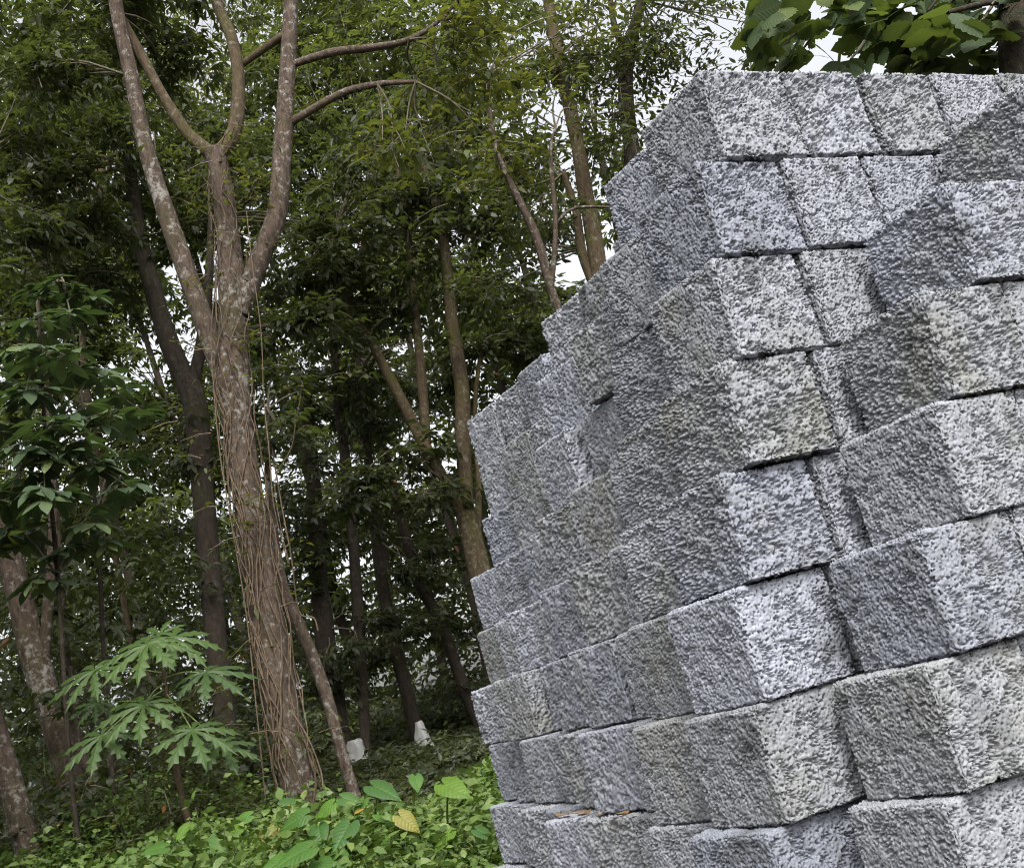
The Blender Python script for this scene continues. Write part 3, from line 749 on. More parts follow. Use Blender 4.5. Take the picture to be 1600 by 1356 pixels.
simple_tree('slender_tree', 'yellowish thin stem among the leaves at the upper left', [(205, 1000, 10), (140, 640, 10), (128, 480, 11), (142, 415, 12), (152, 350, 13), (157, 280, 12), (158, 210, 9)], 12.4, M_BARK_MOSS, [([(160, 262, 7), (175, 245, 6)], {})],
    [(150, 200, 10.4, 90, 40), (90, 300, 10.2, 90, 40), (170, 470, 10.6, 60, 16), (60, 420, 10.6, 80, 36)], rs=18, seg=8)
simple_tree('slender_tree', 'brown upright stem close to the left edge above the broad leaved sapling', [(110, 1100, 12), (75, 640, 13), (57, 480, 15), (44, 400, 16), (42, 330, 14), (40, 250, 10)], 12.0, M_BARK, [],
    [(40, 240, 9.6, 90, 44), (20, 340, 9.4, 80, 36), (80, 130, 9.8, 100, 40), (20, 30, 9.8, 100, 40)], rs=19, seg=9)

# --- trees farther back in the wood
rb = random.Random(21)
FARX = [-300, -170, -60, 45, 130, 205, 275, 330, 400, 450, 515, 590, 650, 705, 770, 830, 905, 1010, 1120]
FARW = ['first', 'second', 'third', 'fourth', 'fifth', 'sixth', 'seventh', 'eighth', 'ninth', 'tenth', 'eleventh', 'twelfth', 'thirteenth', 'fourteenth', 'fifteenth', 'sixteenth', 'seventeenth', 'eighteenth', 'nineteenth']
for i, x in enumerate(FARX):
    Y = rb.uniform(17, 25)
    hy = 1330 - 0.281 * x
    w = rb.uniform(16, 26) * 17 / Y
    s = rb.uniform(0.2, 0.36)
    pts = [(x, hy - 25, w), (x - s * 170 + rb.uniform(-8, 8), hy - 200, w * .92), (x - s * 350 + rb.uniform(-14, 14), hy - 380, w * .8), (x - s * 540, hy - 580, w * .6), (x - s * 740, hy - 800, w * .4)]
    lobes = []
    for j in range(13):
        yy = hy - rb.uniform(300, 1250)
        lobes.append((x - s * (hy - yy) * 0.9 + rb.uniform(-120, 120), yy, Y + rb.uniform(-2, 2), rb.uniform(70, 120), rb.randint(36, 58)))
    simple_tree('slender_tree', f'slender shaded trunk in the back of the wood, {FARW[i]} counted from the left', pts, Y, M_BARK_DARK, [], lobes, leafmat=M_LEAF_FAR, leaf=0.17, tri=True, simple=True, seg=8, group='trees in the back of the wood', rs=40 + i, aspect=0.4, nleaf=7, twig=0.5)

# --- the wood carried on beside the camera: unseen trees added to cut sky light
for i, (x, y) in enumerate([(-5.5, 5.9), (-5.1, 3.2), (-4.8, 0.9), (-7.2, 6.8), (-7.4, 4.2), (-7.2, 1.6), (-5.0, -1.6), (-7.2, -1.2)]):
    g = float(terrain(x, y))
    root = empty('slender_tree', (x, y, g)); tag(root, f'unseen tree left of the picture, added to block sky light, {FARW[i]} from the far end', 'tree', 'unseen trees added beside the picture')
    lean = rb.uniform(-.3, .3)
    tube_obj('trunk', [(x, y, g - .1), (x + lean * .3, y, g + 2), (x + lean, y + .1, g + 4.5), (x + lean * 1.2, y, g + 8)], [.16, .13, .11, .05], M_BARK, root, 10, 4, 0.06, 90 + i)
    c = Crown()
    for z in (1.6, 2.6, 3.6, 4.6, 5.6, 6.8, 8.0):
        for k in range(2):
            c.lobe((x + lean * z / 6 + rb.uniform(-.8, .8), y + rb.uniform(-1.1, 1.1), g + z + rb.uniform(-.3, .3)), rb.uniform(.85, 1.2), 24, np.array([x + lean * z / 7, y, g + z - .3]))
    c.build(root, M_LEAF_FAR, leaf=0.25, nleaf=6, tri=True, simple=True, aspect=0.42, twig=0.6)

# --- the far thicket, one mass of leaves
def thicket(name, label, n, xr, yr, hfun, mat, leaf, aspect=0.42, nleaf=7, simple=True, tri=True):
    x = rng.uniform(*xr, n); y = rng.uniform(*yr, n)
    x = x * y / yr[1]
    g = terrain(x, y)
    z = g + hfun(x, y) * rng.uniform(0, 1, n)
    P = np.stack([x, y, z], -1)
    A = norm(rng.normal(size=(n, 3)) * np.array([1, 1, 0.25]))
    B, D, N, l, w = sprays(P, A, leaf, nleaf, tri, leaf * 3, 0.45, aspect)
    V, loops, st, tot, per = leaflet_arrays(B, D, N, l, w, rng.uniform(0.05, 0.4, len(l)), simple)
    t = np.clip(np.repeat(rng.beta(2, 2.2, n), len(l) // n) * 0.8 + rng.uniform(0, 0.25, len(l)), 0, 0.96)
    t[rng.random(len(l)) < 0.004] = 1.0
    o = bpy.data.objects.new(name, np_mesh(name, V, loops, st, tot, mat, False, np.repeat(t, per)))
    link(o); tag(o, label, 'undergrowth', kind='stuff')
    return o
thicket('far_thicket', 'dark green thicket filling the back of the wood', 6600, (-26, 22), (21, 33), lambda x, y: 4.6 + 1.6 * np.sin(x * 0.9) * np.sin(x * 0.37 + 1), M_LEAF_FAR, 0.2)
thicket('shaded_undergrowth', 'dark shaded shrubs between the trunks', 3000, (-11, 6), (10.5, 17), lambda x, y: np.where((x > -3.1) & (x < -0.1), 0.10, np.clip(1.2 + 1.3 * np.sin(x * 1.1 + 0.6) + (x < -2.2) * 1.6, 0.12, 3.2)), M_LEAF, 0.12)

thicket('woodland_floor_plants', 'low dark plants covering the floor of the wood', 5200, (-6.6, 2.6), (7.2, 11.5), lambda x, y: 0.17 + 0.08 * np.sin(x * 2.3 + y), M_LEAF, 0.07, 0.5)
thicket('woodland_floor_plants', 'low dark plants on the floor deeper in the wood', 3600, (-10, 4.5), (11.5, 21), lambda x, y: np.where((x > -2.6) & (x < 0.2) & (y < 15), 0.08, 0.35 + 0.2 * np.sin(x * 1.3 + y)), M_LEAF, 0.13, 0.45)

# ------------------------------------------------------------------ undergrowth in front
def herbs():
    n = 9000
    x0 = rng.uniform(-0.62, 0.09, n); y = 4.2 + (np.where(x0 < -0.22, 8.4, 7.7) - 4.2) * rng.uniform(0, 1, n); x = x0 * y
    g = terrain(x, y)
    hh = 0.31 + 0.12 * np.sin(x * 2.1 + y) + 0.14 * np.sin(x * 0.9 - y * 1.7) + 0.14 * (x > -1.6) + 0.12 * (x < -1.8)
    z = g + np.clip(hh, 0.12, 0.7) * rng.uniform(0.25, 1.0, n)
    P = np.stack([x, y, z], -1)
    A = norm(rng.normal(size=(n, 3)) * np.array([1, 1, 0.5]) + np.array([0, 0, 0.3]))
    B, D, N, l, w = sprays(P, A, 0.057, 8, False, 0.16, 0.5, 0.55)
    V, loops, st, tot, per = leaflet_arrays(B, D, N, l, w, rng.uniform(0.05, 0.4, len(l)), False)
    t = np.clip(np.repeat(rng.beta(2, 2.2, n), len(l) // n) * 0.7 + rng.uniform(0, 0.3, len(l)), 0, 0.97)
    t[rng.random(len(l)) < 0.006] = 1.0
    o = bpy.data.objects.new('undergrowth', np_mesh('undergrowth', V, loops, st, tot, M_GROUNDLEAF, False, np.repeat(t, per)))
    link(o); tag(o, 'bright green low undergrowth of small leaves in front of the trees', 'undergrowth', kind='stuff')
    tw = Tubes()
    for i in range(0, n, 3):
        p = P[i]; q = np.array([p[0] + rng.normal() * 0.04, p[1] + rng.normal() * 0.04, g[i] - 0.02])
        tw.add([q, (p + q) / 2 + rng.normal(size=3) * 0.02, p + A[i] * 0.06], [0.003, 0.0025, 0.0015], 3)
    so = tw.obj('stems', M_STALK, o); so.matrix_parent_inverse = Matrix.Identity(4); so['kind'] = 'stuff'
herbs()

# ------------------------------------------------------------------ leaves with a shape of their own
def taro_leaf_mesh():
    """heart shaped blade: stalk joins at the origin, tip towards +x"""
    me = []
    prof = [(-0.36, 0.10, 0.20), (-0.25, 0.04, 0.30), (-0.12, 0.0, 0.36), (0.02, 0.0, 0.375), (0.2, 0, 0.34), (0.4, 0, 0.26), (0.58, 0, 0.16), (0.72, 0, 0.07), (0.84, 0, 0.0)]
    V = []; F = []
    for s in (1, -1):
        base = len(V)
        for (x, wi, wo) in prof:
            for t in (0, 0.5, 1):
                yy = wi + (wo - wi) * t
                z = -0.22 * max(0, x) ** 1.6 - 0.12 * (yy ** 2) + 0.03 * math.sin(t * math.pi) + 0.05 * (x < -0.1) * x
                V.append((x, s * yy, z + 0.012 * math.sin(x * 14) * t))
        for i in range(len(prof) - 1):
            for j in range(2):
                a = base + i * 3 + j
                q = (a, a + 3, a + 4, a + 1)
                F.append(q if s < 0 else q[::-1])
    return V, F

def lobed_leaf(nl, spread, L, base_w, teeth, fold=0.0):
    """palmate leaf with toothed lobes; centre at the origin, middle lobe towards +x"""
    V = []; F = []
    for k in range(nl):
        u = (k / (nl - 1)) * 2 - 1
        ang = u * spread
        ll = L * (1 - 0.38 * abs(u) ** 1.5)
        dx, dy = math.cos(ang), math.sin(ang); sx, sy = -dy, dx
        st = [(0.0, 0.02), (0.22, base_w * 0.75)] + teeth + [(1.0, 0.0)]
        b = len(V)
        for (t, w) in st:
            z = -0.30 * L * t ** 2 * (0.7 + 0.3 * abs(u)) + 0.02 * L
            c = (dx * ll * t, dy * ll * t)
            V.append((c[0], c[1], z + 0.02 * L * (t > 0)))
            V.append((c[0] + sx * w * ll + dx * w * ll * 0.5, c[1] + sy * w * ll + dy * w * ll * 0.5, z - w * 0.25 * ll - 0.004 * (k % 2)))
            V.append((c[0] - sx * w * ll + dx * w * ll * 0.5, c[1] - sy * w * ll + dy * w * ll * 0.5, z - w * 0.25 * ll - 0.004 * (k % 2)))
        for i in range(len(st) - 1):
            o = b + i * 3
            F.append((o, o + 3, o + 4, o + 1)); F.append((o, o + 2, o + 5, o + 3))
    return V, F

def pinnate_lobed_leaf(L):
    """broad leaf cut into five or six pairs of pointed lobes; base at the origin, tip towards +x"""
    V = []; F = []
    st = [(0.0, 0.02), (0.07, 0.13), (0.16, 0.22), (0.23, 0.22), (0.32, 0.31), (0.40, 0.27), (0.49, 0.35), (0.57, 0.27), (0.66, 0.30), (0.73, 0.21), (0.81, 0.20), (0.87, 0.13), (1.0, 0.0)]
    for (t, w) in st:
        lead = 0.05 * (w > 0.25)
        z = -0.22 * t * t
        V.append((t, 0, z)); V.append((t + lead, w, z - 0.25 * w * w + 0.03 * w)); V.append((t + lead, -w, z - 0.25 * w * w + 0.03 * w))
    for i in range(len(st) - 1):
        o = i * 3
        F.append((o, o + 3, o + 4, o + 1)); F.append((o, o + 2, o + 5, o + 3))
    return [(x * L, y * L, z * L) for x, y, z in V], F

def place(o, loc, az, pitch, roll, s=1.0):
    o.rotation_mode = 'QUATERNION'
    q = Matrix.Rotation(az, 4, 'Z') @ Matrix.Rotation(pitch, 4, 'Y') @ Matrix.Rotation(roll, 4, 'X')
    o.matrix_basis = Matrix.Translation(Vector([float(v) for v in loc])) @ q @ Matrix.Scale(s, 4)

def facing(o, root, loc, tip, s, up=0.7, tocam=0.7, out=0.0, jit=0.15):
    """leaf blade at loc, its face turned up and towards the open side, its tip pointing down the hang angle tip (degrees in the upright view)"""
    loc = np.asarray(loc, float)
    tc = norm(np.array([-loc[0], -loc[1], 0.0])); rt = np.array([-tc[1], tc[0], 0.0])
    side = math.cos(math.radians(tip)); dn = math.sin(math.radians(tip))
    n = norm(np.array([0, 0, 1.0]) * up + tc * tocam + rt * side * out + np.array([random.uniform(-jit, jit) for _ in range(3)]))
    t = rt * side + np.array([0, 0, 1.0]) * dn * 0.8 - tc * dn * 0.6
    t = norm(t - n * np.dot(t, n)); y = np.cross(n, t)
    R = Matrix(((t[0], y[0], n[0], 0), (t[1], y[1], n[1], 0), (t[2], y[2], n[2], 0), (0, 0, 0, 1)))
    o.rotation_mode = 'QUATERNION'
    o.matrix_basis = Matrix.Translation(Vector([float(v) for v in loc - np.array(root.location)])) @ R @ Matrix.Scale(s, 4)

def part(name, me, root, loc, az, pitch, roll, s=1.0):
    o = bpy.data.objects.new(name, me); COL.objects.link(o)
    o.parent = root
    place(o, np.asarray(loc, float) - np.array(root.location), az, pitch, roll, s)
    return o

def stalk(name, P, R, mat, leafobj, root):
    """a leaf stalk, sub-part of the leaf"""
    PP, RR = spline(P, R, 4)
    V, Q = tube_arrays(PP, RR, 6)
    mw = Matrix.Translation(root.location) @ leafobj.matrix_basis
    inv = np.array(mw.inverted())
    V = V @ inv[:3, :3].T + inv[:3, 3]
    o = bpy.data.objects.new(name, quads_mesh(name, V, Q, mat)); COL.objects.link(o); o.parent = leafobj
    return o

# papaya
PAP = [mixed_mesh('papaya_leaf', *lobed_leaf(9, math.radians(158), 1.0, 0.07, [(0.34, 0.11), (0.42, 0.06), (0.54, 0.17), (0.61, 0.06), (0.72, 0.13), (0.79, 0.045)]), M_LEAF_PAP, False),
       mixed_mesh('papaya_leaf', *lobed_leaf(8, math.radians(150), 1.0, 0.08, [(0.33, 0.12), (0.43, 0.065), (0.56, 0.16), (0.64, 0.06), (0.75, 0.12), (0.82, 0.04)]), M_LEAF_PAP, False)]
def papaya():
    Y = 7.0
    top = at(254, 1035, Y); bot = at(275, 1200, Y)
    g = float(terrain(bot[0], bot[1]))
    foot = np.array([bot[0] + 0.03, bot[1], g - 0.05])
    root = empty('papaya_plant', (foot[0], foot[1], g))
    tag(root, 'young papaya plant with large deeply lobed leaves before the dark wood', 'papaya plant')
    tube_obj('stem', [foot, bot, (top + bot) / 2, top], [0.022, 0.019, 0.015, 0.012], M_BARK_MOSS, root, 10, 4, 0.03)
    spec = [((231, 1008), 0.36, -130, -.25), ((271, 996), 0.33, -20, .1), ((148, 1048), 0.33, -160, 0), ((322, 1051), 0.34, -20, -.05), ((225, 1102), 0.33, -125, -.3), ((159, 1150), 0.31, -115, -.15), ((301, 1141), 0.33, -70, -.3), ((344, 1163), 0.27, -40, -.15), ((150, 1100), 0.2, 195, .25), ((250, 992), 0.24, 150, .25)]
    for i, ((x, y), s, tip, dY) in enumerate(spec):
        c = at(x, y, Y + dY)
        lf = bpy.data.objects.new('leaf', PAP[i % 2]); COL.objects.link(lf); lf.parent = root
        facing(lf, root, c, tip - 15.7, s, 1.0, 0.62, 0.25)
        st = top + (bot - top) * min(0.8, 0.05 * i)
        mid = (st + c) / 2 + np.array([0, 0, 0.02])
        stalk('leaf_stalk', [st, mid, c + np.array([0, 0, -0.003])], [0.006, 0.005, 0.003], M_STALK, lf, root)
papaya()

# taro plants
TARO = mixed_mesh('taro_leaf', *taro_leaf_mesh(), M_LEAF_TARO)
TARO_Y = mixed_mesh('taro_leaf_yellow', *taro_leaf_mesh(), M_LEAF_YEL)
def taro(label, leaves, foot_px, Y):
    f = at(*foot_px, Y); g = float(terrain(f[0], f[1])); foot = np.array([f[0], f[1], g])
    root = empty('taro_plant', foot); tag(root, label, 'taro plant', 'taro plants in the undergrowth')
    for (x, y, dY, s, tip, yel) in leaves:
        c = at(x, y - 6, Y + dY - 0.55); s = s * 0.82
        lf = bpy.data.objects.new('leaf', TARO_Y if yel else TARO); COL.objects.link(lf); lf.parent = root
        facing(lf, root, c, tip - 15.7, s, 0.8, 0.7, 0.1, 0.3)
        if yel: lf['label'] = 'yellowing taro leaf'
        fb = foot + np.array([random.uniform(-.05, .05), random.uniform(-.05, .05), -0.03])
        m = fb * 0.4 + c * 0.6 + np.array([random.uniform(-.03, .03), random.uniform(-.03, .03), 0.06])
        stalk('leaf_stalk', [fb, m, c - np.array([0, 0, 0.002])], [0.008, 0.006, 0.004], M_STALK, lf, root)
taro('tall taro plant with broad heart shaped leaves in the middle of the undergrowth', [(590, 1236, 0, .20, -30, 0), (599, 1280, -.15, .15, -25, 0), (630, 1284, -.2, .15, -38, 1), (565, 1260, .1, .12, -120, 0), (540, 1253, .1, .14, -20, 0), (650, 1222, .2, .12, -80, 0), (597, 1320, -.3, .13, -80, 0)], (600, 1345), 6.2)
taro('taro plant with upright pale green leaf left of the tallest taro', [(541, 1300, 0, .19, -112, 0), (498, 1302, .05, .15, -75, 0), (470, 1282, .1, .16, 195, 0), (514, 1266, .2, .14, -150, 0), (530, 1344, -.1, .14, -80, 0)], (520, 1370), 5.8)
taro('taro plant with one large leaf near the foot of the block pile', [(700, 1233, 0, .20, -36, 0), (698, 1312, -.1, .14, -130, 0), (750, 1304, -.1, .12, -25, 0)], (705, 1345), 6.0)
taro('low taro plant with bright leaves at the bottom of the picture', [(474, 1334, 0, .19, 205, 0), (440, 1350, .05, .16, -140, 0), (500, 1352, .05, .15, -60, 0)], (480, 1390), 5.2)
taro('small taro plant with yellowing leaves below the vine covered tree', [(428, 1300, 0, .10, -100, 1), (420, 1318, -.1, .10, -80, 1), (448, 1262, .2, .15, 20, 0), (372, 1300, 0, .14, 200, 0), (385, 1282, .1, .13, -160, 0)], (410, 1350), 6.6)
taro('single taro with drooping leaves left of the yellowing one', [(250, 1330, 0, .15, 190, 0), (330, 1325, 0, .13, -30, 0), (290, 1300, .2, .12, -120, 0)], (290, 1375), 6.0)

# broad lobed tree at the upper right, behind the pile
BREAD = [mixed_mesh('broad_leaf', *pinnate_lobed_leaf(L), M_LEAF_BREAD, True) for L in (0.46, 0.38)]
def breadfruit():
    Y = 7.4
    pts = [(1640, 900, 60), (1600, 400, 58), (1588, 90, 52), (1582, -60, 46), (1570, -220, 36)]
    limbs = [([(1583, -20, 20), (1500, -40, 15), (1400, -30, 11), (1290, 0, 8)], {'dY': -0.1}), ([(1580, -100, 20), (1470, -90, 14), (1330, -100, 10), (1220, -70, 7)], {}), ([(1584, 0, 16), (1540, 5, 10), (1480, 20, 7)], {'dY': -0.15}), ([(1578, -110, 18), (1650, -60, 12), (1700, 10, 8)], {})]
    root = tree('broad_leaved_tree', 'dark trunked tree with very large lobed leaves over the right of the pile', pts, Y, M_BARK_DARK, limbs, group='trees of the wood', rs=31)
    tips = [(1290, 0), (1350, -20), (1420, -25), (1480, 15), (1220, -60), (1300, -80), (1400, -80), (1500, -40), (1550, 10), (1620, -20), (1250, -20), (1440, -60), (1340, 20), (1530, 40), (1400, 30), (1210, 0), (1460, 60), (1580, 20)]
    tips += [(1200, 45), (1225, 75), (1345, 60), (1385, 75), (1430, 80), (1490, 85), (1535, 75), (1250, 85), (1560, 90), (1360, 10), (1450, 20), (1510, 10), (1400, 95), (1330, 95), (1460, 100), (1240, 40)]
    rr = random.Random(4)
    for i, (x, y) in enumerate(tips):
        c = at(x, y, Y + rr.uniform(-0.5, 0.5))
        for k in range(11 if y > -5 else 6 if y > -50 else 3):
            az = rr.uniform(0, 2 * math.pi)
            s = rr.uniform(0.42, 0.7)
            cc = c + np.array([math.cos(az), math.sin(az), 0]) * rr.uniform(0.03, 0.2) + np.array([0, 0, rr.uniform(-0.10, 0.12)])
            lf = bpy.data.objects.new('leaf', BREAD[(i + k) % 2]); COL.objects.link(lf); lf.parent = root
            facing(lf, root, cc, rr.uniform(-175, -5), s, rr.uniform(0.3, 1.0), rr.uniform(-0.7, 0.9), 0.2, 0.4)
        an = at(x + 20, y - 30, Y)
        tube_obj('twig', [an, (an + c) / 2, c + np.array([0, 0, 0.01])], [0.012, 0.010, 0.007], M_TWIG, root, 6, 3)
breadfruit()

# broad leaved sapling at the left, each compound leaf of its own
def compound_leaf():
    V = []; F = []
    def blade(ang, L, W, x0):
        b = len(V); d = (math.cos(ang), math.sin(ang)); s = (-d[1], d[0])
        for (t, w) in [(0, 0.02), (0.2, 0.30), (0.45, 0.5), (0.7, 0.42), (0.88, 0.2), (1.0, 0.0)]:
            z = -0.25 * t * t * L
            for q in (0, 1, -1):
                V.append((x0 + d[0] * L * t + s[0] * w * W * q, d[1] * L * t + s[1] * w * W * q, z + (0 if q == 0 else 0.10 * w * W)))
        for i in range(5):
            o = b + i * 3
            F.append((o, o + 3, o + 4, o + 1)); F.append((o, o + 2, o + 5, o + 3))
    blade(0, 0.15, 0.062, 0.07); blade(1.05, 0.13, 0.056, 0.065); blade(-1.05, 0.13, 0.056, 0.065)
    b = len(V)
    for x in (0, 0.07):
        V.extend([(x, 0.0018, 0), (x, -0.0018, 0), (x, 0, 0.003)])
    F.extend([(b, b + 1, b + 4, b + 3), (b + 1, b + 2, b + 5, b + 4), (b + 2, b, b + 3, b + 5)])
    return V, F
CLEAF = mixed_mesh('compound_leaf', *compound_leaf(), M_LEAF_SAP, False)
def sapling(label, stem, Y, whorls, seed):
    rr = random.Random(seed)
    root = tree('broad_leaved_sapling', label, stem, Y, M_BARK_DARK, [], cat='sapling', group='broad leaved saplings', seg=8, rs=seed)
    sp, _ = px_path(stem, Y); near = nearest(sp)
    for (x, y, dY, n, sc) in whorls:
        c = at(x, y, Y + dY); a = near(c)
        mid = (a + c) / 2 + np.array([0, 0, 0.05])
        tube_obj('twig', [a, mid, c], [0.009, 0.007, 0.004], M_TWIG, root, 5, 3)
        for k in range(n):
            az = 2 * math.pi * k / n + rr.uniform(-0.35, 0.35)
            t = rr.uniform(-0.05, 0.30)
            loc = c + (a - c) * t * 0.6 + np.array([rr.uniform(-.03, .03), rr.uniform(-.03, .03), rr.uniform(-.05, .03)])
            part('leaf', CLEAF, root, loc, az, rr.uniform(0.0, 0.6), rr.uniform(-0.35, 0.35), 1.22 * sc * rr.uniform(0.8, 1.2))
sapling('sapling with tiers of broad dull green compound leaves at the left edge', [(110, 1200, 7), (90, 900, 7), (72, 700, 6), (64, 560, 5), (60, 470, 4)], 7.4,
        [(60, 500, 0, 8, 1.0), (20, 540, -.2, 8, 1.0), (110, 560, .1, 8, 1.0), (40, 610, -.3, 9, 1.05), (120, 630, -.1, 9, 1.0), (180, 640, 0, 8, .95), (-10, 660, -.2, 8, 1.0), (90, 700, -.3, 9, 1.0), (150, 720, 0, 8, 1.0), (30, 740, -.3, 9, 1.05), (70, 770, -.4, 9, 1.0),
         (140, 790, -.1, 8, .95), (20, 820, -.1, 8, 1.0), (100, 850, 0, 8, .9), (60, 900, 0, 8, .9), (170, 830, 0.1, 7, .9), (-20, 580, .1, 8, 1.0), (160, 580, .2, 8, .9), (70, 545, -.3, 8, 1.0), (10, 600, -.1, 8, 1.0), (80, 660, -.4, 8, 1.0), (130, 680, -.3, 8, .9), (40, 690, -.4, 8, 1.0), (200, 760, 0, 7, .9), (10, 780, -.3, 8, 1.0)], 61)
sapling('sapling with light green leaf tuft in front of the sky gap at the left', [(170, 1150, 7), (150, 800, 7), (125, 600, 6), (105, 470, 5), (100, 440, 4)], 8.0,
        [(90, 440, 0, 8, .95), (60, 455, .1, 8, .9), (130, 460, .1, 8, .9), (110, 490, -.1, 8, .9), (200, 600, .1, 8, .85), (220, 640, .1, 8, .85), (190, 700, .2, 8, .8)], 62)

# ------------------------------------------------------------------ vines on the big tree
def vines():
    P, R = px_path(T1_main, 8.2); P, R = spline(P, R, 12)
    root = empty('climbing_vine', (P[0][0], P[0][1] - 0.2, float(terrain(P[0][0], P[0][1]))))
    tag(root, 'brown woody vine stems with small leaves climbing the big forked tree', 'vine')
    rr = np.random.default_rng(3)
    n = len(P)
    for k in range(17):
        i0 = rr.integers(0, 8); i1 = rr.integers(int(n * 0.45), int(n * 0.9)); ang = rr.uniform(-2.9, 0.2); tw = rr.uniform(-2.2, 2.2)
        idx = np.arange(i0, i1, 2); pts = []
        for j, i in enumerate(idx):
            t = j / len(idx); a = ang + tw * t + 0.35 * math.sin(j * 0.9 + k)
            pts.append(P[i] + (R[i] * 1.04 + 0.012 + 0.012 * abs(math.sin(j * 1.7 + k))) * np.array([math.cos(a), math.sin(a), 0]) + rr.normal(size=3) * 0.008)
        r0 = rr.uniform(0.002, 0.006)
        tube_obj('stem', pts, np.linspace(r0, r0 * 0.6, len(pts)), M_VINE, root, 5, 2)
    for (ia, ib, x, y) in [(10, 3, 415, 690), (30, 22, 430, 610), (14, 6, 455, 860), (8, 2, 500, 1000)]:
        pass
    c = Crown()
    for i in range(6, n - 6, 3):
        if rr.random() < 0.85:
            a = rr.uniform(-2.6, 0.4)
            p = P[i] + (R[i] + 0.05) * np.array([math.cos(a), math.sin(a), 0])
            c.lobe(p, 0.10 + 0.06 * rr.random(), 4 + int(4 * rr.random()))
    c.build(root, M_LEAF_LIGHT, leaf=0.06, nleaf=6, tri=False, aspect=0.36, twig=0.2, tmat=M_VINE, name='foliage')
vines()

def liana(label, pts, Y, w=0.006):
    P = [at(x, y, Y + random.uniform(-.05, .05)) for x, y in pts]
    o = tube_obj('hanging_liana', P, np.full(len(P), w), M_VINE, None, 5, 5)
    tag(o, label, 'liana', 'lianas hanging beside the vine covered tree')
liana('thin tan liana hanging close along the right side of the vine covered trunk', [(385, 330), (395, 420), (408, 520), (412, 620), (420, 700), (428, 790), (450, 880)], 8.0, 0.004)
liana('looping tan liana that knots beside the bent thin trunk', [(425, 700), (440, 790), (455, 870), (462, 930), (470, 960), (490, 965), (497, 985)], 8.5, 0.006)
liana('wavy thin liana hanging free between the vine covered tree and the ivy', [(470, 620), (462, 660), (455, 700), (430, 750), (438, 820), (452, 880)], 8.3, 0.0035)
liana('liana slanting down across the foot of the vine covered trunk', [(455, 1110), (480, 1150), (500, 1200), (505, 1230)], 7.9, 0.006)
liana('long liana hanging at the left side of the vine covered trunk', [(340, 420), (330, 520), (335, 620), (345, 720), (362, 820), (385, 960), (400, 1100), (415, 1250)], 8.0, 0.005)

# ------------------------------------------------------------------ white sacks between the trunks
def sack(label, px, Y, w, h, seed, cone=0.3, name='white_sack'):
    p = at(*px, Y); g = float(terrain(p[0], p[1]))
    r = np.random.default_rng(seed)
    nu, nv = 22, 12; V = []; F = []
    for j in range(nv + 1):
        t = j / nv
        for i in range(nu):
            a = 2 * math.pi * i / nu
            rad = w / 2 * (1 - (1 - cone) * t ** 1.3) * (1 + 0.10 * math.sin(3 * a + 5 * t + seed) + 0.07 * math.sin(7 * a - 4 * t) + 0.05 * r.normal())
            if j == 0: rad *= 0.85
            V.append((rad * math.cos(a), rad * 0.75 * math.sin(a), h * t + 0.02 * h * r.normal()))
    for j in range(nv):
        for i in range(nu):
            F.append((j * nu + i, j * nu + (i + 1) % nu, (j + 1) * nu + (i + 1) % nu, (j + 1) * nu + i))
    F.append(tuple(nv * nu + i for i in range(nu))); F.append(tuple(i for i in range(nu))[::-1])
    z0 = g - 0.02
    root = bpy.data.objects.new(name, mixed_mesh(name, V, F, M_SACK)); COL.objects.link(root)
    root.location = (p[0], p[1], z0)
    tag(root, label, 'sack', 'white sacks at the tree feet')
    return root
sack('crumpled white plastic sack at the foot of the ivy clad trunk', (556, 1168), 12.4, 0.25, 0.30, 1, 0.6)
sack('conical white plastic sack at the foot of a slender trunk', (664, 1168), 12.6, 0.24, 0.38, 2, 0.3)

# dry leaves blown onto the ledges of the pile
SCRAP = mixed_mesh('fallen_leaf', [(-.03, 0, .006), (-.012, .013, .002), (.012, .012, .005), (.032, 0, .012), (.012, -.012, .003), (-.012, -.013, .006), (0, 0, .0)], [(0, 5, 6), (0, 6, 1), (1, 6, 2), (2, 6, 3), (3, 6, 4), (4, 6, 5)], plain_mat('dry_leaf', (0.16, 0.10, 0.05), 0.4, 60, 0.8))
for i, (a, b) in enumerate([(1.47, 2.90), (1.48, 2.84), (1.455, 2.76), (1.435, 2.62), (1.425, 2.52)]):
    p = AX_A * a + AX_B * b
    o = bpy.data.objects.new('fallen_leaf', SCRAP); COL.objects.link(o)
    o.location = (p[0], p[1], row_top(8) + 0.003); o.rotation_euler = (random.uniform(-.15, .15), random.uniform(-.15, .15), random.uniform(0, 6))
    tag(o, f'dry brown leaf scrap on a low ledge of the block pile, {FARW[i]} from the left', 'fallen leaf', 'dry leaves on the ledge')

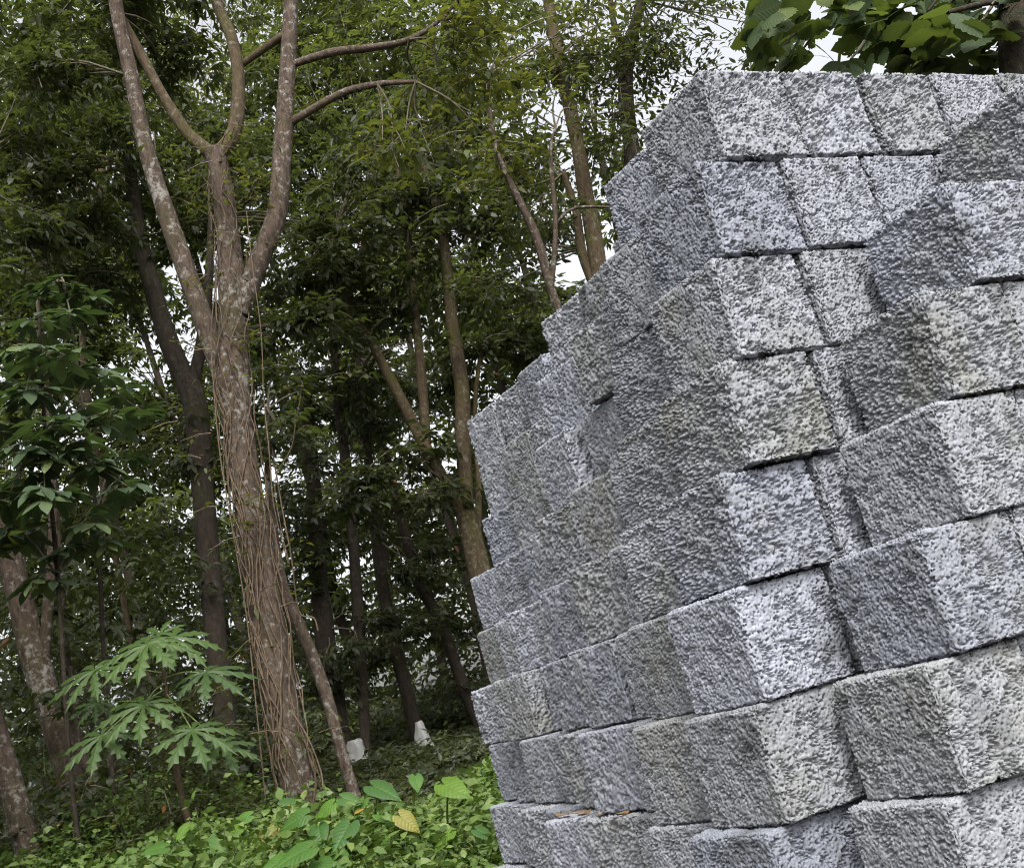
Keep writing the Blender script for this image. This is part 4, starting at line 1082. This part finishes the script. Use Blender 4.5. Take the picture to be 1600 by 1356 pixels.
# ------------------------------------------------------------------ shrubs and ferns by the papaya
def shrub(label, lobes, Y, mat=M_LEAF_LIGHT, leaf=0.05, tri=False, aspect=0.5):
    f = at(lobes[0][0], lobes[0][1], Y); g = float(terrain(f[0], f[1]))
    root = empty('leafy_shrub', (f[0], f[1], g)); tag(root, label, 'shrub', 'shrubs below the papaya')
    base = np.array([f[0], f[1], g - 0.03])
    for k in range(4):
        x, y, dY, r, n = lobes[k % len(lobes)]
        c = at(x, y, Y + dY)
        tube_obj('stem', [base + rng.normal(size=3) * 0.02 * np.array([1, 1, 0]), (base + c) / 2 + rng.normal(size=3) * 0.04, c], [0.012, 0.009, 0.005], M_TWIG, root, 6, 4)
    c = Crown()
    for (x, y, dY, r, n) in lobes: c.lobe(at(x, y, Y + dY), r * Y / FPX, n, squash=(1, 1, 1))
    c.build(root, mat, leaf=leaf, nleaf=7, tri=tri, aspect=aspect, twig=0.16, name='foliage')
shrub('olive leafy shrub climbing below the papaya crown', [(275, 1215, 0, 40, 46), (290, 1150, .05, 34, 40), (255, 1262, -.05, 46, 46), (310, 1250, .1, 40, 40), (300, 1105, .1, 26, 16)], 7.3)
shrub('dark leafy shrub between the two left trunks', [(95, 1300, 0, 40, 40), (60, 1280, .1, 36, 30), (140, 1270, .1, 40, 40), (150, 1215, .2, 36, 26)], 7.9, M_LEAF, 0.07)
shrub('dark leafy bush behind the left leg of the vine covered tree', [(345, 1230, 0, 46, 50), (370, 1180, .1, 40, 40), (330, 1160, .2, 40, 30), (390, 1270, -.1, 36, 30)], 8.6, M_LEAF, 0.07)

def frond_mesh():
    V = []; F = []
    n = 16
    for i in range(n + 1):
        t = i / n; x = t; z = 0.35 * t - 0.55 * t * t
        V.append((x, 0.006 * (1 - t), z)); V.append((x, -0.006 * (1 - t), z))
    for i in range(n): F.append((2 * i, 2 * i + 2, 2 * i + 3, 2 * i + 1))
    for i in range(1, n):
        t = i / n; x = t; z = 0.35 * t - 0.55 * t * t
        L = 0.30 * math.sin(math.pi * min(1, t * 0.9 + 0.12)) ** 0.7
        for sgn in (1, -1):
            b = len(V)
            V.extend([(x, 0, z), (x + L * 0.30, sgn * L * 0.5, z - 0.01), (x + L * 0.55, sgn * L, z - 0.10 * L / 0.3), (x + L * 0.15 + 0.035, sgn * L * 0.45, z - 0.01)])
            F.append((b, b + 1, b + 2, b + 3))
    return V, F
FROND = mixed_mesh('frond', *frond_mesh(), M_LEAF_BREAD, False)
def fern(label, px, Y, n, L, seed):
    rr = random.Random(seed)
    p = at(*px, Y); g = float(terrain(p[0], p[1]))
    root = empty('fern', (p[0], p[1], g)); tag(root, label, 'fern', 'ferns at the left')
    for k in range(n):
        az = 2 * math.pi * k / n + rr.uniform(-.3, .3)
        part('frond', FROND, root, (p[0] + 0.03 * math.cos(az), p[1] + 0.03 * math.sin(az), p[2]), az, rr.uniform(-0.75, -0.1), rr.uniform(-.3, .3), L * rr.uniform(.8, 1.15))
    tube_obj('stem', [(p[0], p[1], g - 0.03), (p[0] + .01, p[1], (g + p[2]) / 2), (p[0], p[1], p[2] + 0.01)], [0.03, 0.025, 0.02], M_BARK_DARK, root, 7, 3, 0.05)
fern('dark arching fern behind the lower left trunk', (70, 1215), 8.3, 11, 0.55, 1)
fern('small fern with light fronds beside the thin pale sapling', (172, 1262), 7.7, 8, 0.32, 2)

print('objects', len(bpy.data.objects), 'tris', sum(len(m.loops) - 2 * len(m.polygons) for m in bpy.data.meshes))
